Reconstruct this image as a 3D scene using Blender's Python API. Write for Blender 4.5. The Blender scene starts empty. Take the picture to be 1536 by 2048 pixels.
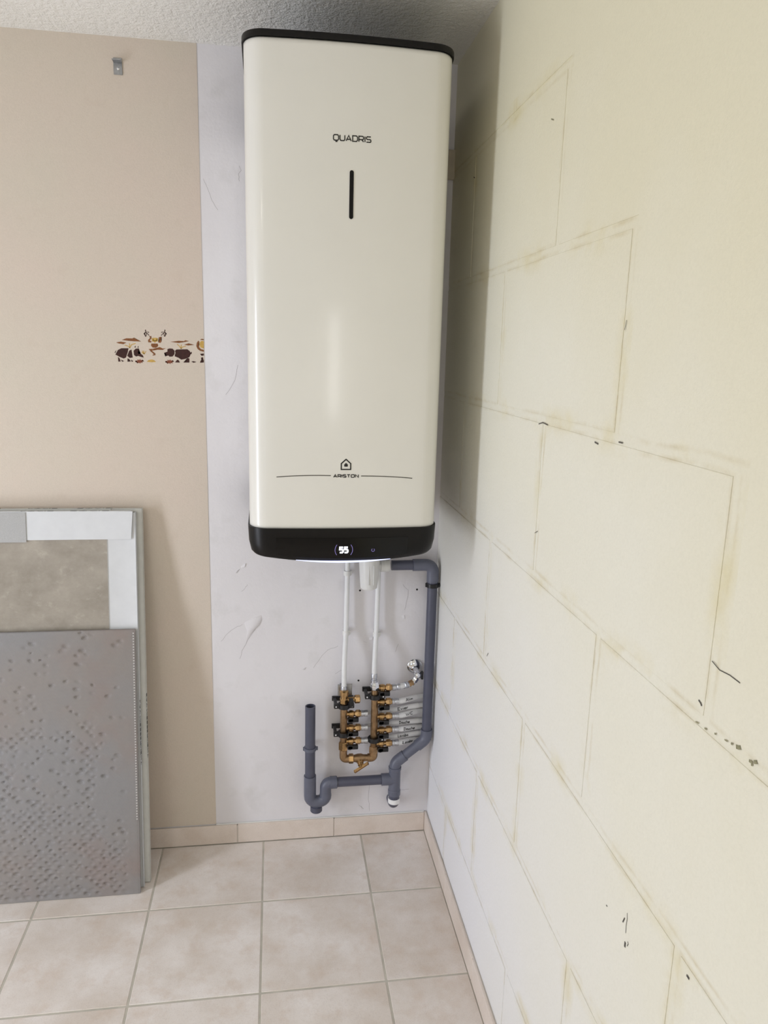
import bpy, bmesh, math, random
from mathutils import Vector, Matrix
random.seed(7)
S = bpy.context.scene
COL = S.collection
R = math.radians

# ------------------------------------------------------------------ camera, world, light, exposure
H = 2.5                                   # ceiling height (m)
FPX, PITCH, YAW, ROLL = 1483.77, 0.2121, 0.1480, 0.0255
CPOS = Vector((-0.5309, -2.3304, 1.6788))
cp, sp, cy_, sy_ = math.cos(PITCH), math.sin(PITCH), math.cos(YAW), math.sin(YAW)
FW = Vector((sy_*cp, cy_*cp, -sp)); R0 = Vector((cy_, -sy_, 0)); U0 = R0.cross(FW)
RT = math.cos(ROLL)*R0 + math.sin(ROLL)*U0
UP = -math.sin(ROLL)*R0 + math.cos(ROLL)*U0
cam = bpy.data.cameras.new('camera'); cam_o = bpy.data.objects.new('camera', cam); COL.objects.link(cam_o)
cam.sensor_fit = 'HORIZONTAL'; cam.sensor_width = 36.0; cam.lens = FPX/1536*36.0
cam.clip_start = 0.05
cam_o.matrix_world = Matrix(((RT.x, UP.x, -FW.x, CPOS.x), (RT.y, UP.y, -FW.y, CPOS.y), (RT.z, UP.z, -FW.z, CPOS.z), (0, 0, 0, 1)))
S.camera = cam_o

w = bpy.data.worlds.new('world'); S.world = w; w.use_nodes = True
w.node_tree.nodes['Background'].inputs[0].default_value = (0.75, 0.85, 1.0, 1)
w.node_tree.nodes['Background'].inputs[1].default_value = 1.0

def area(name, loc, target, sx, sy, power, color):
    l = bpy.data.lights.new(name, 'AREA'); l.shape = 'RECTANGLE'; l.size = sx; l.size_y = sy
    l.energy = power; l.color = color
    o = bpy.data.objects.new(name, l); COL.objects.link(o); o.location = loc
    o.rotation_euler = (Vector(target)-Vector(loc)).to_track_quat('-Z', 'Y').to_euler()
    return o
# daylight of the glazed door in the left wall, added fill from the rear wall and of a narrow door gap behind
area('daylight_side_door', (-2.74, -1.30, 1.00), (0, -0.70, 1.40), 0.32, 1.90, 37, (0.84, 0.89, 1.0))
area('rear_fill_light', (-2.15, -4.63, 1.35), (-1.4, 0, 2.9), 1.0, 1.4, 4, (0.95, 0.96, 1.0))  # made-up rear window, added as soft frontal fill
area('daylight_door_gap', (-0.18, -4.63, 1.56), (-0.18, 0, 1.56), 0.15, 0.80, 5.5, (1.0, 0.98, 0.95))
vs = S.view_settings
vs.view_transform = 'Standard'; vs.look = 'None'; vs.gamma = 1.0; vs.use_curve_mapping = False
vs.exposure = -0.17
S.cycles.max_bounces = 10; S.cycles.diffuse_bounces = 6

def at(px, py, y):
    """point seen at a photograph pixel, on the plane at depth y in front of the back wall"""
    d = FW + RT*((px-768)/FPX) + UP*((1024-py)/FPX)
    return CPOS + d*((y-CPOS.y)/d.y)

# ------------------------------------------------------------------ materials
def srgb(r, g, b):
    f = lambda c: (c/255/12.92) if c/255 <= 0.04045 else ((c/255+0.055)/1.055)**2.4
    return (f(r), f(g), f(b), 1)
class NT:
    def __init__(s, name):
        s.m = bpy.data.materials.new(name); s.m.use_nodes = True; s.t = s.m.node_tree
        s.b = s.t.nodes['Principled BSDF']
    def n(s, typ, **k):
        x = s.t.nodes.new(typ)
        for a, v in k.items():
            if a.startswith('_'): x.inputs[a[1:].replace('_', ' ')].default_value = v
            else: setattr(x, a, v)
        return x
    def l(s, a, b): s.t.links.new(a, b)
    def math(s, op, a, b=None, c=None):
        x = s.t.nodes.new('ShaderNodeMath'); x.operation = op
        for i, v in enumerate((a, b, c)):
            if v is None: continue
            if isinstance(v, (int, float)): x.inputs[i].default_value = v
            else: s.l(v, x.inputs[i])
        return x.outputs[0]
    def mix(s, fac, a, b, mode='MIX'):
        x = s.t.nodes.new('ShaderNodeMix'); x.data_type = 'RGBA'; x.blend_type = mode
        for i, v in ((0, fac), (6, a), (7, b)):
            if isinstance(v, (int, float)): x.inputs[i].default_value = v
            elif isinstance(v, tuple): x.inputs[i].default_value = v
            else: s.l(v, x.inputs[i])
        return x.outputs[2]
    def pos(s):
        return s.t.nodes.new('ShaderNodeNewGeometry').outputs['Position']
    def noise(s, vec, scale, detail=4, rough=0.55):
        x = s.n('ShaderNodeTexNoise', _Scale=scale, _Detail=detail, _Roughness=rough)
        if vec is not None: s.l(vec, x.inputs['Vector'])
        return x.outputs['Fac']
    def ramp(s, fac, a, b):
        x = s.t.nodes.new('ShaderNodeMapRange'); s.l(fac, x.inputs[0])
        x.inputs[1].default_value = a; x.inputs[2].default_value = b
        return x.outputs[0]
    def bump(s, h, strength, dist):
        x = s.n('ShaderNodeBump', _Strength=strength, _Distance=dist); s.l(h, x.inputs['Height'])
        s.l(x.outputs[0], s.b.inputs['Normal'])
    def color(s, c):
        if isinstance(c, tuple): s.b.inputs['Base Color'].default_value = c
        else: s.l(c, s.b.inputs['Base Color'])
def simple(name, col, rough=0.5, metal=0.0, var=0.0, nscale=40, bump=0.0, bdist=0.001, coat=0.0, spec=0.5):
    t = NT(name); t.b.inputs['Roughness'].default_value = rough; t.b.inputs['Metallic'].default_value = metal
    t.b.inputs['Coat Weight'].default_value = coat; t.b.inputs['Coat Roughness'].default_value = 0.11; t.b.inputs['Specular IOR Level'].default_value = spec
    n = t.noise(t.pos(), nscale)
    if var: t.color(t.mix(t.ramp(n, 0.3, 0.7), tuple(c*(1-var) for c in col[:3])+(1,), tuple(min(1, c*(1+var)) for c in col[:3])+(1,)))
    else: t.color(col)
    if bump: t.bump(n, bump, bdist)
    return t.m
def emissive(name, col, st):
    t = NT(name); t.color((0.02, 0.02, 0.02, 1))
    t.b.inputs['Emission Color'].default_value = col; t.b.inputs['Emission Strength'].default_value = st
    return t.m

ENAMEL = simple('ivory_enamel', srgb(226, 224, 217), 0.30, var=0.012, nscale=6, coat=0.3)
BLACK = simple('black_plastic', srgb(14, 12, 11), 0.38, var=0.1, spec=0.25)
GLOSSBLACK = simple('black_glass', srgb(5, 5, 7), 0.10, spec=0.3)
INK = simple('black_ink', srgb(22, 20, 19), 0.6)
GREYINK = simple('grey_ink', srgb(70, 66, 56), 0.6)
PVC = simple('grey_pvc', srgb(96, 99, 114), 0.38, var=0.06, nscale=30)
PVCDARK = simple('dark_grey_pvc', srgb(78, 80, 96), 0.38, var=0.06, nscale=30)
WHITEPIPE = simple('white_multilayer_pipe', srgb(228, 229, 230), 0.35, var=0.02)
WHITEPLASTIC = simple('white_plastic', srgb(224, 224, 222), 0.35, var=0.02)
BRASS = simple('brass', srgb(180, 146, 102), 0.28, 1.0, var=0.28, nscale=90)
BRASSDULL = simple('dull_brass', srgb(158, 130, 98), 0.42, 1.0, var=0.22, nscale=60)
CHROME = simple('chrome', srgb(225, 227, 232), 0.10, 1.0)
STEEL = simple('galvanised_steel', srgb(168, 170, 172), 0.38, 1.0, var=0.15, nscale=120)
SLEEVE = simple('steel_press_sleeve', srgb(196, 198, 204), 0.34, 1.0, var=0.1, nscale=150)
RUBBER = simple('black_nylon', srgb(20, 20, 22), 0.36, var=0.1)
TAPE = simple('white_tape', srgb(236, 236, 236), 0.55)
CARD = simple('white_cardboard', srgb(214, 216, 219), 0.75, var=0.03, nscale=25, bump=0.15, bdist=0.002)
CARDEDGE = simple('grey_white_cardboard_edge', srgb(205, 205, 200), 0.8, var=0.05, nscale=30)
PATCH = simple('grey_tape_on_card', srgb(176, 176, 176), 0.9, var=0.08, nscale=400)
WOOD = simple('pale_painted_batten', srgb(196, 186, 168), 0.7, var=0.05)
DARKHOLE = simple('dark_hole', srgb(28, 24, 22), 0.9)
CRACK = simple('grimy_crack', srgb(176, 172, 174), 0.9)
MARK = simple('dark_scuff', srgb(88, 84, 78), 0.9, var=0.2)
MOULD = simple('mould_spot', srgb(140, 136, 108), 0.9, var=0.3, nscale=200)
HIPPO = simple('print_dark_brown', srgb(58, 28, 22), 0.8, var=0.25, nscale=120)
BROWN = simple('print_brown', srgb(128, 80, 44), 0.8, var=0.2, nscale=150)
GOLD = simple('print_ochre', srgb(196, 160, 84), 0.8, var=0.12, nscale=150)
RUST = simple('print_rust', srgb(128, 72, 50), 0.8, var=0.2, nscale=150)
LED = emissive('white_blue_led', (0.66, 0.70, 1.0, 1), 1.6)
DIGIT = emissive('white_digit', (0.9, 0.93, 1.0, 1), 1.6)
ARC = emissive('violet_arc', (0.42, 0.34, 0.95, 1), 0.55)

def plaster():
    t = NT('white_plaster'); p = t.pos()
    n1 = t.noise(p, 2.2, 5); n2 = t.noise(p, 9, 6); n3 = t.noise(p, 140, 3)
    c = t.mix(t.ramp(n1, 0.35, 0.7), srgb(222, 219, 222), srgb(230, 228, 231))
    c = t.mix(t.math('MULTIPLY', t.ramp(n2, 0.56, 0.78), 0.45), c, srgb(196, 194, 192))
    t.color(c); t.b.inputs['Roughness'].default_value = 0.75
    h = t.math('ADD', t.math('MULTIPLY', n2, 3.0), t.math('MULTIPLY', n3, 0.35))
    t.bump(h, 0.35, 0.003)
    return t.m
def wallpaper():
    t = NT('beige_wallpaper'); p = t.pos()
    n1 = t.noise(p, 2.0, 4); n3 = t.noise(p, 260, 3, 0.7); n4 = t.noise(p, 14, 5)
    c = t.mix(t.ramp(n1, 0.35, 0.65), srgb(208, 198, 183), srgb(212, 197, 184))
    c = t.mix(t.math('MULTIPLY', t.ramp(n4, 0.6, 0.8), 0.25), c, srgb(190, 172, 154))
    c = t.mix(t.math('MULTIPLY', t.ramp(n3, 0.4, 0.7), 0.12), c, srgb(170, 158, 142))
    t.color(c); t.b.inputs['Roughness'].default_value = 0.62
    t.bump(n3, 0.25, 0.002)
    return t.m
BZ, BL, BZ0, BY0 = 0.3225, 0.638, -0.0575, -0.2705     # block course height, block length, offsets
def blockpaint():
    t = NT('cream_wall_paint'); p = t.pos()
    s = t.t.nodes.new('ShaderNodeSeparateXYZ'); t.l(p, s.inputs[0])
    dn = t.noise(p, 5, 3); jit = t.math('MULTIPLY', t.math('SUBTRACT', dn, 0.5), 0.02)
    rz = t.math('DIVIDE', t.math('SUBTRACT', t.math('ADD', s.outputs[2], jit), BZ0), BZ)
    row = t.math('FLOOR', rz); fz = t.math('SUBTRACT', rz, row)
    dz = t.math('MULTIPLY', t.math('MINIMUM', fz, t.math('SUBTRACT', 1.0, fz)), BZ)
    par = t.math('MULTIPLY', t.math('PINGPONG', row, 1.0), 0.5)
    ry = t.math('ADD', t.math('DIVIDE', t.math('SUBTRACT', t.math('ADD', s.outputs[1], jit), BY0), BL), par)
    fy = t.math('SUBTRACT', ry, t.math('FLOOR', ry))
    dy = t.math('MULTIPLY', t.math('MINIMUM', fy, t.math('SUBTRACT', 1.0, fy)), BL)
    d = t.math('MINIMUM', dz, dy)
    gt = lambda a, b: t.math('GREATER_THAN', a, b)
    lt = lambda a, b: t.math('LESS_THAN', a, b)
    hid = gt(s.outputs[2], BZ0+7*BZ+0.035)
    for r_, yy in ((6, -0.93), (5, -1.25), (4, -1.57)): hid = t.math('MAXIMUM', hid, t.math('MULTIPLY', gt(s.outputs[2], BZ0+r_*BZ+0.035), lt(s.outputs[1], yy)))
    vis = t.math('SUBTRACT', 1.0, hid)
    near = t.math('MULTIPLY', t.ramp(d, 0.036, 0.008), vis)
    m1 = t.ramp(t.noise(p, 6, 4, 0.6), 0.50, 0.74)
    # cream paint, whiter round the lower corner and yellower with distance
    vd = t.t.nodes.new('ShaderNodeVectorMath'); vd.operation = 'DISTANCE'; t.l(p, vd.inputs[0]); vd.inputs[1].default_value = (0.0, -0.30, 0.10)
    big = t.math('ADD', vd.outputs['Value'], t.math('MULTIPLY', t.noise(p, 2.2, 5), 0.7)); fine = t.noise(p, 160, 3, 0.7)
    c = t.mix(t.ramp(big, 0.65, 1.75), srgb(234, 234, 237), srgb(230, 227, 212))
    c = t.mix(t.math('MULTIPLY', t.ramp(big, 1.95, 2.5), 0.75), c, srgb(222, 215, 186))  # darker yellow far out: light falling off towards the viewer, painted in
    c = t.mix(t.math('MULTIPLY', t.math('MULTIPLY', near, m1), 0.62), c, srgb(214, 202, 154))
    edge = t.math('MULTIPLY', t.ramp(t.math('ABSOLUTE', t.math('SUBTRACT', d, 0.0085)), 0.0060, 0.0005), t.ramp(t.noise(p, 9, 5, 0.7), 0.44, 0.68))
    c = t.mix(t.math('MULTIPLY', t.math('MULTIPLY', edge, vis), 0.40), c, srgb(186, 166, 112))
    c = t.mix(t.math('MULTIPLY', t.ramp(fine, 0.45, 0.75), 0.08), c, srgb(180, 176, 150))
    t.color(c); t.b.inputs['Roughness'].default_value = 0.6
    t.bump(t.math('ADD', fine, t.math('MULTIPLY', t.noise(p, 22, 4), 1.6)), 0.22, 0.003)
    return t.m
def ceiling_mat():
    t = NT('grained_ceiling_render'); p = t.pos()
    n = t.noise(p, 85, 4, 0.6); n2 = t.noise(p, 230, 2)
    t.color(t.mix(t.ramp(t.noise(p, 2), 0.3, 0.7), srgb(238, 236, 231), srgb(245, 243, 238)))
    t.b.inputs['Roughness'].default_value = 0.85
    t.bump(t.math('ADD', t.ramp(n, 0.35, 0.65), t.math('MULTIPLY', n2, 0.5)), 0.45, 0.008)
    return t.m
def tile_mat(name, a, b, c3):
    t = NT(name); p = t.pos()
    oi = t.t.nodes.new('ShaderNodeObjectInfo')
    ad = t.t.nodes.new('ShaderNodeVectorMath'); ad.operation = 'ADD'; t.l(p, ad.inputs[0])
    cb = t.t.nodes.new('ShaderNodeCombineXYZ'); t.l(t.math('MULTIPLY', oi.outputs['Random'], 30), cb.inputs[2]); t.l(cb.outputs[0], ad.inputs[1])
    v = ad.outputs[0]
    c = t.mix(t.ramp(t.noise(v, 5, 6, 0.6), 0.36, 0.66), a, b)
    c = t.mix(t.math('MULTIPLY', t.ramp(t.noise(v, 14, 6, 0.65), 0.5, 0.75), 0.5), c, c3)
    c = t.mix(t.math('MULTIPLY', t.ramp(t.noise(v, 300, 2), 0.5, 0.8), 0.15), c, srgb(130, 116, 104))
    t.color(c); t.b.inputs['Roughness'].default_value = 0.42
    t.bump(t.noise(v, 40, 4), 0.12, 0.002)
    return t.m
def concrete(name, a, b, c3, rough=0.5):
    t = NT(name); p = t.pos()
    st = t.t.nodes.new('ShaderNodeMapping'); st.inputs['Scale'].default_value = (1.0, 1.0, 1.25); t.l(p, st.inputs[0])
    c = t.mix(t.ramp(t.noise(st.outputs[0], 7, 8, 0.7), 0.35, 0.68), a, b)
    c = t.mix(t.math('MULTIPLY', t.ramp(t.noise(st.outputs[0], 26, 8, 0.7), 0.55, 0.75), 0.5), c, c3)
    t.color(c); t.b.inputs['Roughness'].default_value = rough
    return t.m
def backing():
    t = NT('grey_relief_tile'); p = t.pos()
    s = t.t.nodes.new('ShaderNodeSeparateXYZ'); t.l(p, s.inputs[0])
    # fine diagonal ribs pressed in the clay
    ph = t.math('MULTIPLY', t.math('ADD', s.outputs[0], s.outputs[2]), 2*math.pi/0.0042)
    rib = t.math('ADD', t.math('MULTIPLY', t.math('SINE', ph), 0.5), 0.5)
    fine = t.noise(p, 320, 2)
    c = t.mix(t.ramp(t.noise(p, 3.2, 4), 0.4, 0.64), srgb(142, 140, 141), srgb(146, 139, 135))
    c = t.mix(t.math('MULTIPLY', t.ramp(t.noise(p, 4.5, 3), 0.56, 0.74), 0.45), c, srgb(150, 126, 118))
    c = t.mix(t.math('MULTIPLY', rib, 0.30), c, srgb(108, 106, 104))
    c = t.mix(t.math('MULTIPLY', t.ramp(fine, 0.5, 0.8), 0.25), c, srgb(112, 108, 106))
    t.color(c); t.b.inputs['Roughness'].default_value = 0.7
    t.bump(rib, 0.3, 0.0012)
    return t.m
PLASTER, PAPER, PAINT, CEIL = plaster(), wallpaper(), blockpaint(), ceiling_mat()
TILE = tile_mat('beige_floor_tile', srgb(216, 205, 195), srgb(238, 232, 228), srgb(206, 185, 167))
SKIRT = tile_mat('beige_skirting_tile', srgb(216, 203, 192), srgb(228, 217, 208), srgb(206, 190, 176))
GROUT = simple('grey_grout', srgb(192, 187, 176), 0.9, var=0.12, nscale=20)
GROUTL = simple('light_grout', srgb(212, 206, 198), 0.9, var=0.06, nscale=20)
SLAB = concrete('taupe_concrete_tile', srgb(142, 134, 122), srgb(170, 162, 150), srgb(196, 188, 176))
RELIEF = backing()

# ------------------------------------------------------------------ builders
def link(name, bm, mat, parent=None, smooth=True, angle=35):
    me = bpy.data.meshes.new(name); bmesh.ops.recalc_face_normals(bm, faces=bm.faces[:]); bm.to_mesh(me); bm.free()
    for m in (mat if isinstance(mat, (list, tuple)) else [mat]): me.materials.append(m)
    if smooth:
        me.polygons.foreach_set('use_smooth', [True]*len(me.polygons))
        try: me.set_sharp_from_angle(angle=R(angle))
        except Exception: pass
    o = bpy.data.objects.new(name, me); COL.objects.link(o)
    if parent is not None:
        o.parent = parent; o.matrix_parent_inverse = Matrix.Translation(parent.location).inverted()
    return o
def tag(o, label, cat=None, group=None):
    o['label'] = label
    if cat: o['category'] = cat
    if group: o['group'] = group
    return o
def struct(o): o['kind'] = 'structure'; return o
def thing(name, loc, label, cat, group=None):
    o = bpy.data.objects.new(name, None); COL.objects.link(o); o.location = loc; o.empty_display_size = 0.05
    return tag(o, label, cat, group)
def box(bm, lo, hi, bev=0.0, seg=1):
    vs_ = [bm.verts.new((x, y, z)) for x in (lo[0], hi[0]) for y in (lo[1], hi[1]) for z in (lo[2], hi[2])]
    fs = [bm.faces.new([vs_[i] for i in f]) for f in ((0, 1, 3, 2), (4, 6, 7, 5), (0, 4, 5, 1), (2, 3, 7, 6), (0, 2, 6, 4), (1, 5, 7, 3))]
    bmesh.ops.recalc_face_normals(bm, faces=fs)
    if bev: bmesh.ops.bevel(bm, geom=list({e for f in fs for e in f.edges}), offset=bev, segments=seg, affect='EDGES', profile=0.6)
    return bm
def bx(lo, hi, bev=0.0, seg=1): return box(bmesh.new(), lo, hi, bev, seg)
def frame_of(d):
    d = Vector(d).normalized(); a = Vector((0, 0, 1)) if abs(d.z) < 0.9 else Vector((1, 0, 0))
    u = d.cross(a).normalized(); return d, u, d.cross(u).normalized()
def lathe(bm, org, axis, prof, seg=20, rot=0.0, squash=1.0):
    """rings (t along axis, radius); radius 0 closes"""
    d, u, v = frame_of(axis); org = Vector(org); rings = []
    for t, r in prof:
        if r <= 1e-6: rings.append([bm.verts.new(org+d*t)])
        else: rings.append([bm.verts.new(org+d*t+(u*math.cos(rot+2*math.pi*k/seg)+v*squash*math.sin(rot+2*math.pi*k/seg))*r) for k in range(seg)])
    for a, b in zip(rings, rings[1:]):
        for k in range(seg):
            q = (k+1) % seg
            f = [a[k % len(a)], a[q % len(a)], b[q % len(b)], b[k % len(b)]]
            f = [x for i, x in enumerate(f) if x not in f[:i]]
            if len(f) > 2: bm.faces.new(f)
    for rg, first in ((rings[0], True), (rings[-1], False)):
        if len(rg) > 2 and first is not None: bm.faces.new(rg)
    return bm
def rod(bm, a, b, r, seg=16, bev=0.0):
    a, b = Vector(a), Vector(b); L = (b-a).length
    pr = [(0, r), (L, r)] if not bev else [(0, r-bev), (bev, r), (L-bev, r), (L, r-bev)]
    return lathe(bm, a, b-a, pr, seg)
def hexnut(bm, a, b, r, rot=0.3):
    a, b = Vector(a), Vector(b); L = (b-a).length; c = min(0.0022, L*0.2)
    return lathe(bm, a, b-a, [(0, r*0.86), (c, r), (L-c, r), (L, r*0.86)], 6, rot)
def smooth_path(pts, fil, n=7):
    P = [Vector(p) for p in pts]; out = [P[0]]
    for i in range(1, len(P)-1):
        a, b, c = P[i-1], P[i], P[i+1]
        d1, d2 = (a-b), (c-b); f = fil if not isinstance(fil, (list, tuple)) else fil[i-1]
        f1 = min(f, d1.length*0.499, d2.length*0.499)
        s, e = b+d1.normalized()*f1, b+d2.normalized()*f1
        for k in range(n+1):
            q = k/n; out.append(s*(1-q)**2+b*2*q*(1-q)+e*q*q)
    out.append(P[-1]); return out
def tube(bm, path, r, seg=16, cap=True):
    P = path; d = (P[1]-P[0]).normalized(); _, u, v = frame_of(d); rings = []
    for i, p in enumerate(P):
        nd = ((P[min(i+1, len(P)-1)]-P[max(i-1, 0)])).normalized()
        q = d.rotation_difference(nd); u = q @ u; v = q @ v; d = nd
        rr = r if not isinstance(r, (list, tuple)) else r[i]
        rings.append([bm.verts.new(p+(u*math.cos(2*math.pi*k/seg)+v*math.sin(2*math.pi*k/seg))*rr) for k in range(seg)])
    for a, b in zip(rings, rings[1:]):
        for k in range(seg): bm.faces.new((a[k], a[(k+1) % seg], b[(k+1) % seg], b[k]))
    if cap: bm.faces.new(rings[0]); bm.faces.new(rings[-1])
    return bm
def ring(bm, org, axis, ri, ro, h, seg=24):
    d, u, v = frame_of(axis); org = Vector(org); rs = []
    for t, r in ((0, ri), (0, ro), (h, ro), (h, ri)):
        rs.append([bm.verts.new(org+d*t+(u*math.cos(2*math.pi*k/seg)+v*math.sin(2*math.pi*k/seg))*r) for k in range(seg)])
    for i in range(4):
        a, b = rs[i], rs[(i+1) % 4]
        for k in range(seg): bm.faces.new((a[k], a[(k+1) % seg], b[(k+1) % seg], b[k]))
    return bm
def strokes(bm, lines, wd, mp, th=0.0004, sub=1):
    """flat print drawn as pen strokes: lines in (u, v), mp(u, v, lift) gives the point on the surface"""
    def quad(a, b, c, d):
        lo = [bm.verts.new(mp(p[0], p[1], 0)) for p in (a, b, c, d)]; hi = [bm.verts.new(mp(p[0], p[1], th)) for p in (a, b, c, d)]
        bm.faces.new(hi)
        for i in range(4): bm.faces.new((lo[i], lo[(i+1) % 4], hi[(i+1) % 4], hi[i]))
    for ln in lines:
        pts = [Vector((p[0], p[1])) for p in ln]; closed = (pts[0]-pts[-1]).length < 1e-7 and len(pts) > 2
        if closed: pts = pts[:-1]
        n = len(pts); L, Rr = [], []
        for i in range(n):
            a = pts[(i-1) % n] if (closed or i) else None; c = pts[(i+1) % n] if (closed or i < n-1) else None
            d1 = (pts[i]-a).normalized() if a is not None else None; d2 = (c-pts[i]).normalized() if c is not None else None
            if d1 is None: d1 = d2
            if d2 is None: d2 = d1
            t = (d1+d2); t = t.normalized() if t.length > 1e-4 else d1
            nn = Vector((-t.y, t.x)); k = min(1.6, 1/max(0.35, nn.dot(Vector((-d1.y, d1.x)))))
            L.append(pts[i]+nn*wd/2*k); Rr.append(pts[i]-nn*wd/2*k)
        for i in range(n if closed else n-1):
            j = (i+1) % n
            for s in range(sub):
                q0, q1 = s/sub, (s+1)/sub
                quad(L[i].lerp(L[j], q0), Rr[i].lerp(Rr[j], q0), Rr[i].lerp(Rr[j], q1), L[i].lerp(L[j], q1))
    return bm
def flat_poly(bm, pts, lift):
    """thin printed patch: pts in 3-D, lift a small vector"""
    lo = [bm.verts.new(p) for p in pts]; hi = [bm.verts.new(Vector(p)+lift) for p in pts]; n = len(pts)
    f = bm.faces.new(hi)
    for i in range(n): bm.faces.new((lo[i], lo[(i+1) % n], hi[(i+1) % n], hi[i]))
    bmesh.ops.triangulate(bm, faces=[f]); return bm
def rr_(w_, h_, c=0.22): return [(c, 0), (w_-c, 0), (w_, c), (w_, h_-c), (w_-c, h_), (c, h_), (0, h_-c), (0, c), (c, 0)]
CAPS = {
 'Q': (1.25, [rr_(1.25, 1), [(0.62, 0.05), (0.62, -0.22), (1.0, -0.22)]]), 'U': (1.2, [[(0, 1), (0, 0.22), (0.22, 0), (0.98, 0), (1.2, 0.22), (1.2, 1)]]),
 'A': (1.25, [[(0, 0), (0.62, 1), (1.25, 0)], [(0.25, 0.3), (1.0, 0.3)]]), 'D': (1.2, [[(0, 0), (0.95, 0), (1.2, 0.25), (1.2, 0.75), (0.95, 1), (0, 1), (0, 0)]]),
 'R': (1.15, [[(0, 0), (0, 1), (0.95, 1), (1.15, 0.85), (1.15, 0.55), (0.95, 0.4), (0, 0.4)], [(0.7, 0.4), (1.15, 0)]]), 'I': (0.05, [[(0.02, 0), (0.02, 1)]]),
 'S': (1.1, [[(1.08, 1), (0.18, 1), (0, 0.86), (0, 0.64), (0.18, 0.5), (0.92, 0.5), (1.1, 0.36), (1.1, 0.14), (0.92, 0), (0, 0)]]),
 'T': (1.15, [[(0, 1), (1.15, 1)], [(0.575, 1), (0.575, 0)]]), 'O': (1.25, [rr_(1.25, 1)]), 'N': (1.15, [[(0, 0), (0, 1), (1.15, 0), (1.15, 1)]]),
 'C': (1.1, [[(1.1, 1), (0.2, 1), (0, 0.8), (0, 0.2), (0.2, 0), (1.1, 0)]]), 'E': (1.0, [[(1, 1), (0, 1), (0, 0), (1, 0)], [(0, 0.5), (0.85, 0.5)]]),
 'L': (0.9, [[(0, 1), (0, 0), (0.9, 0)]]), 'G': (1.1, [[(1.1, 1), (0.2, 1), (0, 0.8), (0, 0.2), (0.2, 0), (1.1, 0), (1.1, 0.5), (0.6, 0.5)]]),
 'V': (1.1, [[(0, 1), (0.55, 0), (1.1, 1)]]), 'M': (1.3, [[(0, 0), (0, 1), (0.65, 0.2), (1.3, 1), (1.3, 0)]]), 'B': (1.0, [[(0, 0), (0, 1), (0.8, 1), (1, 0.75), (0.8, 0.5), (0, 0.5)], [(0.8, 0.5), (1, 0.25), (0.8, 0), (0, 0)]]),
 '5': (0.8, [[(0.78, 1), (0.05, 1), (0.02, 0.58), (0.6, 0.58), (0.78, 0.44), (0.78, 0.14), (0.6, 0), (0.0, 0)]])}
HAND = {
 'A': (0.7, [[(0, 0), (0.3, 0.95), (0.5, 0.9), (0.65, 0)], [(0.1, 0.4), (0.6, 0.45)]]), 'l': (0.12, [[(0.05, 1.0), (0.05, 0)]]), 'i': (0.12, [[(0.05, 0.55), (0.05, 0)], [(0.05, 0.8), (0.06, 0.9)]]),
 'm': (0.8, [[(0, 0), (0.05, 0.55), (0.3, 0.5), (0.33, 0), (0.4, 0.5), (0.65, 0.5), (0.72, 0)]]), 'E': (0.6, [[(0.6, 0.95), (0.02, 0.95), (0, 0), (0.6, 0.02)], [(0, 0.5), (0.45, 0.52)]]),
 'v': (0.5, [[(0, 0.6), (0.22, 0), (0.5, 0.6)]]), 'e': (0.5, [[(0.05, 0.3), (0.5, 0.34), (0.42, 0.58), (0.1, 0.55), (0, 0.25), (0.15, 0), (0.5, 0.06)]]), 'r': (0.4, [[(0, 0.6), (0.02, 0)], [(0.02, 0.4), (0.2, 0.58), (0.4, 0.55)]]),
 'W': (0.95, [[(0, 0.9), (0.22, 0), (0.45, 0.7), (0.65, 0), (0.95, 0.9)]]), 'C': (0.65, [[(0.65, 0.9), (0.2, 0.95), (0, 0.5), (0.15, 0.05), (0.65, 0.05)]]),
 'D': (0.65, [[(0, 0), (0.02, 0.95), (0.45, 0.85), (0.65, 0.5), (0.45, 0.1), (0, 0)]]), 'o': (0.48, [[(0.24, 0.58), (0.02, 0.4), (0.06, 0.08), (0.3, 0), (0.47, 0.25), (0.4, 0.52), (0.24, 0.58)]]),
 'u': (0.5, [[(0, 0.58), (0.03, 0.1), (0.25, 0), (0.45, 0.15), (0.47, 0.58)], [(0.47, 0.3), (0.5, 0)]]), 'c': (0.45, [[(0.45, 0.55), (0.12, 0.55), (0, 0.25), (0.15, 0), (0.45, 0.05)]]),
 'h': (0.48, [[(0, 1.0), (0.02, 0)], [(0.02, 0.4), (0.25, 0.58), (0.43, 0.45), (0.46, 0)]]), 'L': (0.55, [[(0.08, 0.95), (0, 0.03), (0.55, 0.05)]]),
 'a': (0.5, [[(0.45, 0.55), (0.1, 0.55), (0, 0.2), (0.15, 0), (0.4, 0.15), (0.45, 0.55), (0.5, 0)]]), 'b': (0.45, [[(0, 1.0), (0.02, 0), (0.3, 0), (0.45, 0.28), (0.28, 0.55), (0.02, 0.4)]])}
def layout(txt, font, h, track, xs=1.0):
    out, x = [], 0.0
    for ch in txt:
        if ch == ' ': x += 0.6; continue
        w_, ls = font[ch]
        out += [[((x+a*xs)*h, b*h) for a, b in l_] for l_ in ls]; x += w_*xs+track
    tw = (x-track)*h
    return out, tw
def text(bm, txt, font, width, mp, wd, track=0.35, th=0.0004, sub=1, h=None):
    """word centred on (0, 0), stretched to a given width and height"""
    ls, tw = layout(txt, font, 1.0, track); k = width/tw; h = h or k
    return strokes(bm, [[((p[0]-tw/2)*k, (p[1]-0.5)*h) for p in l_] for l_ in ls], wd, mp, th, sub)

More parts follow.
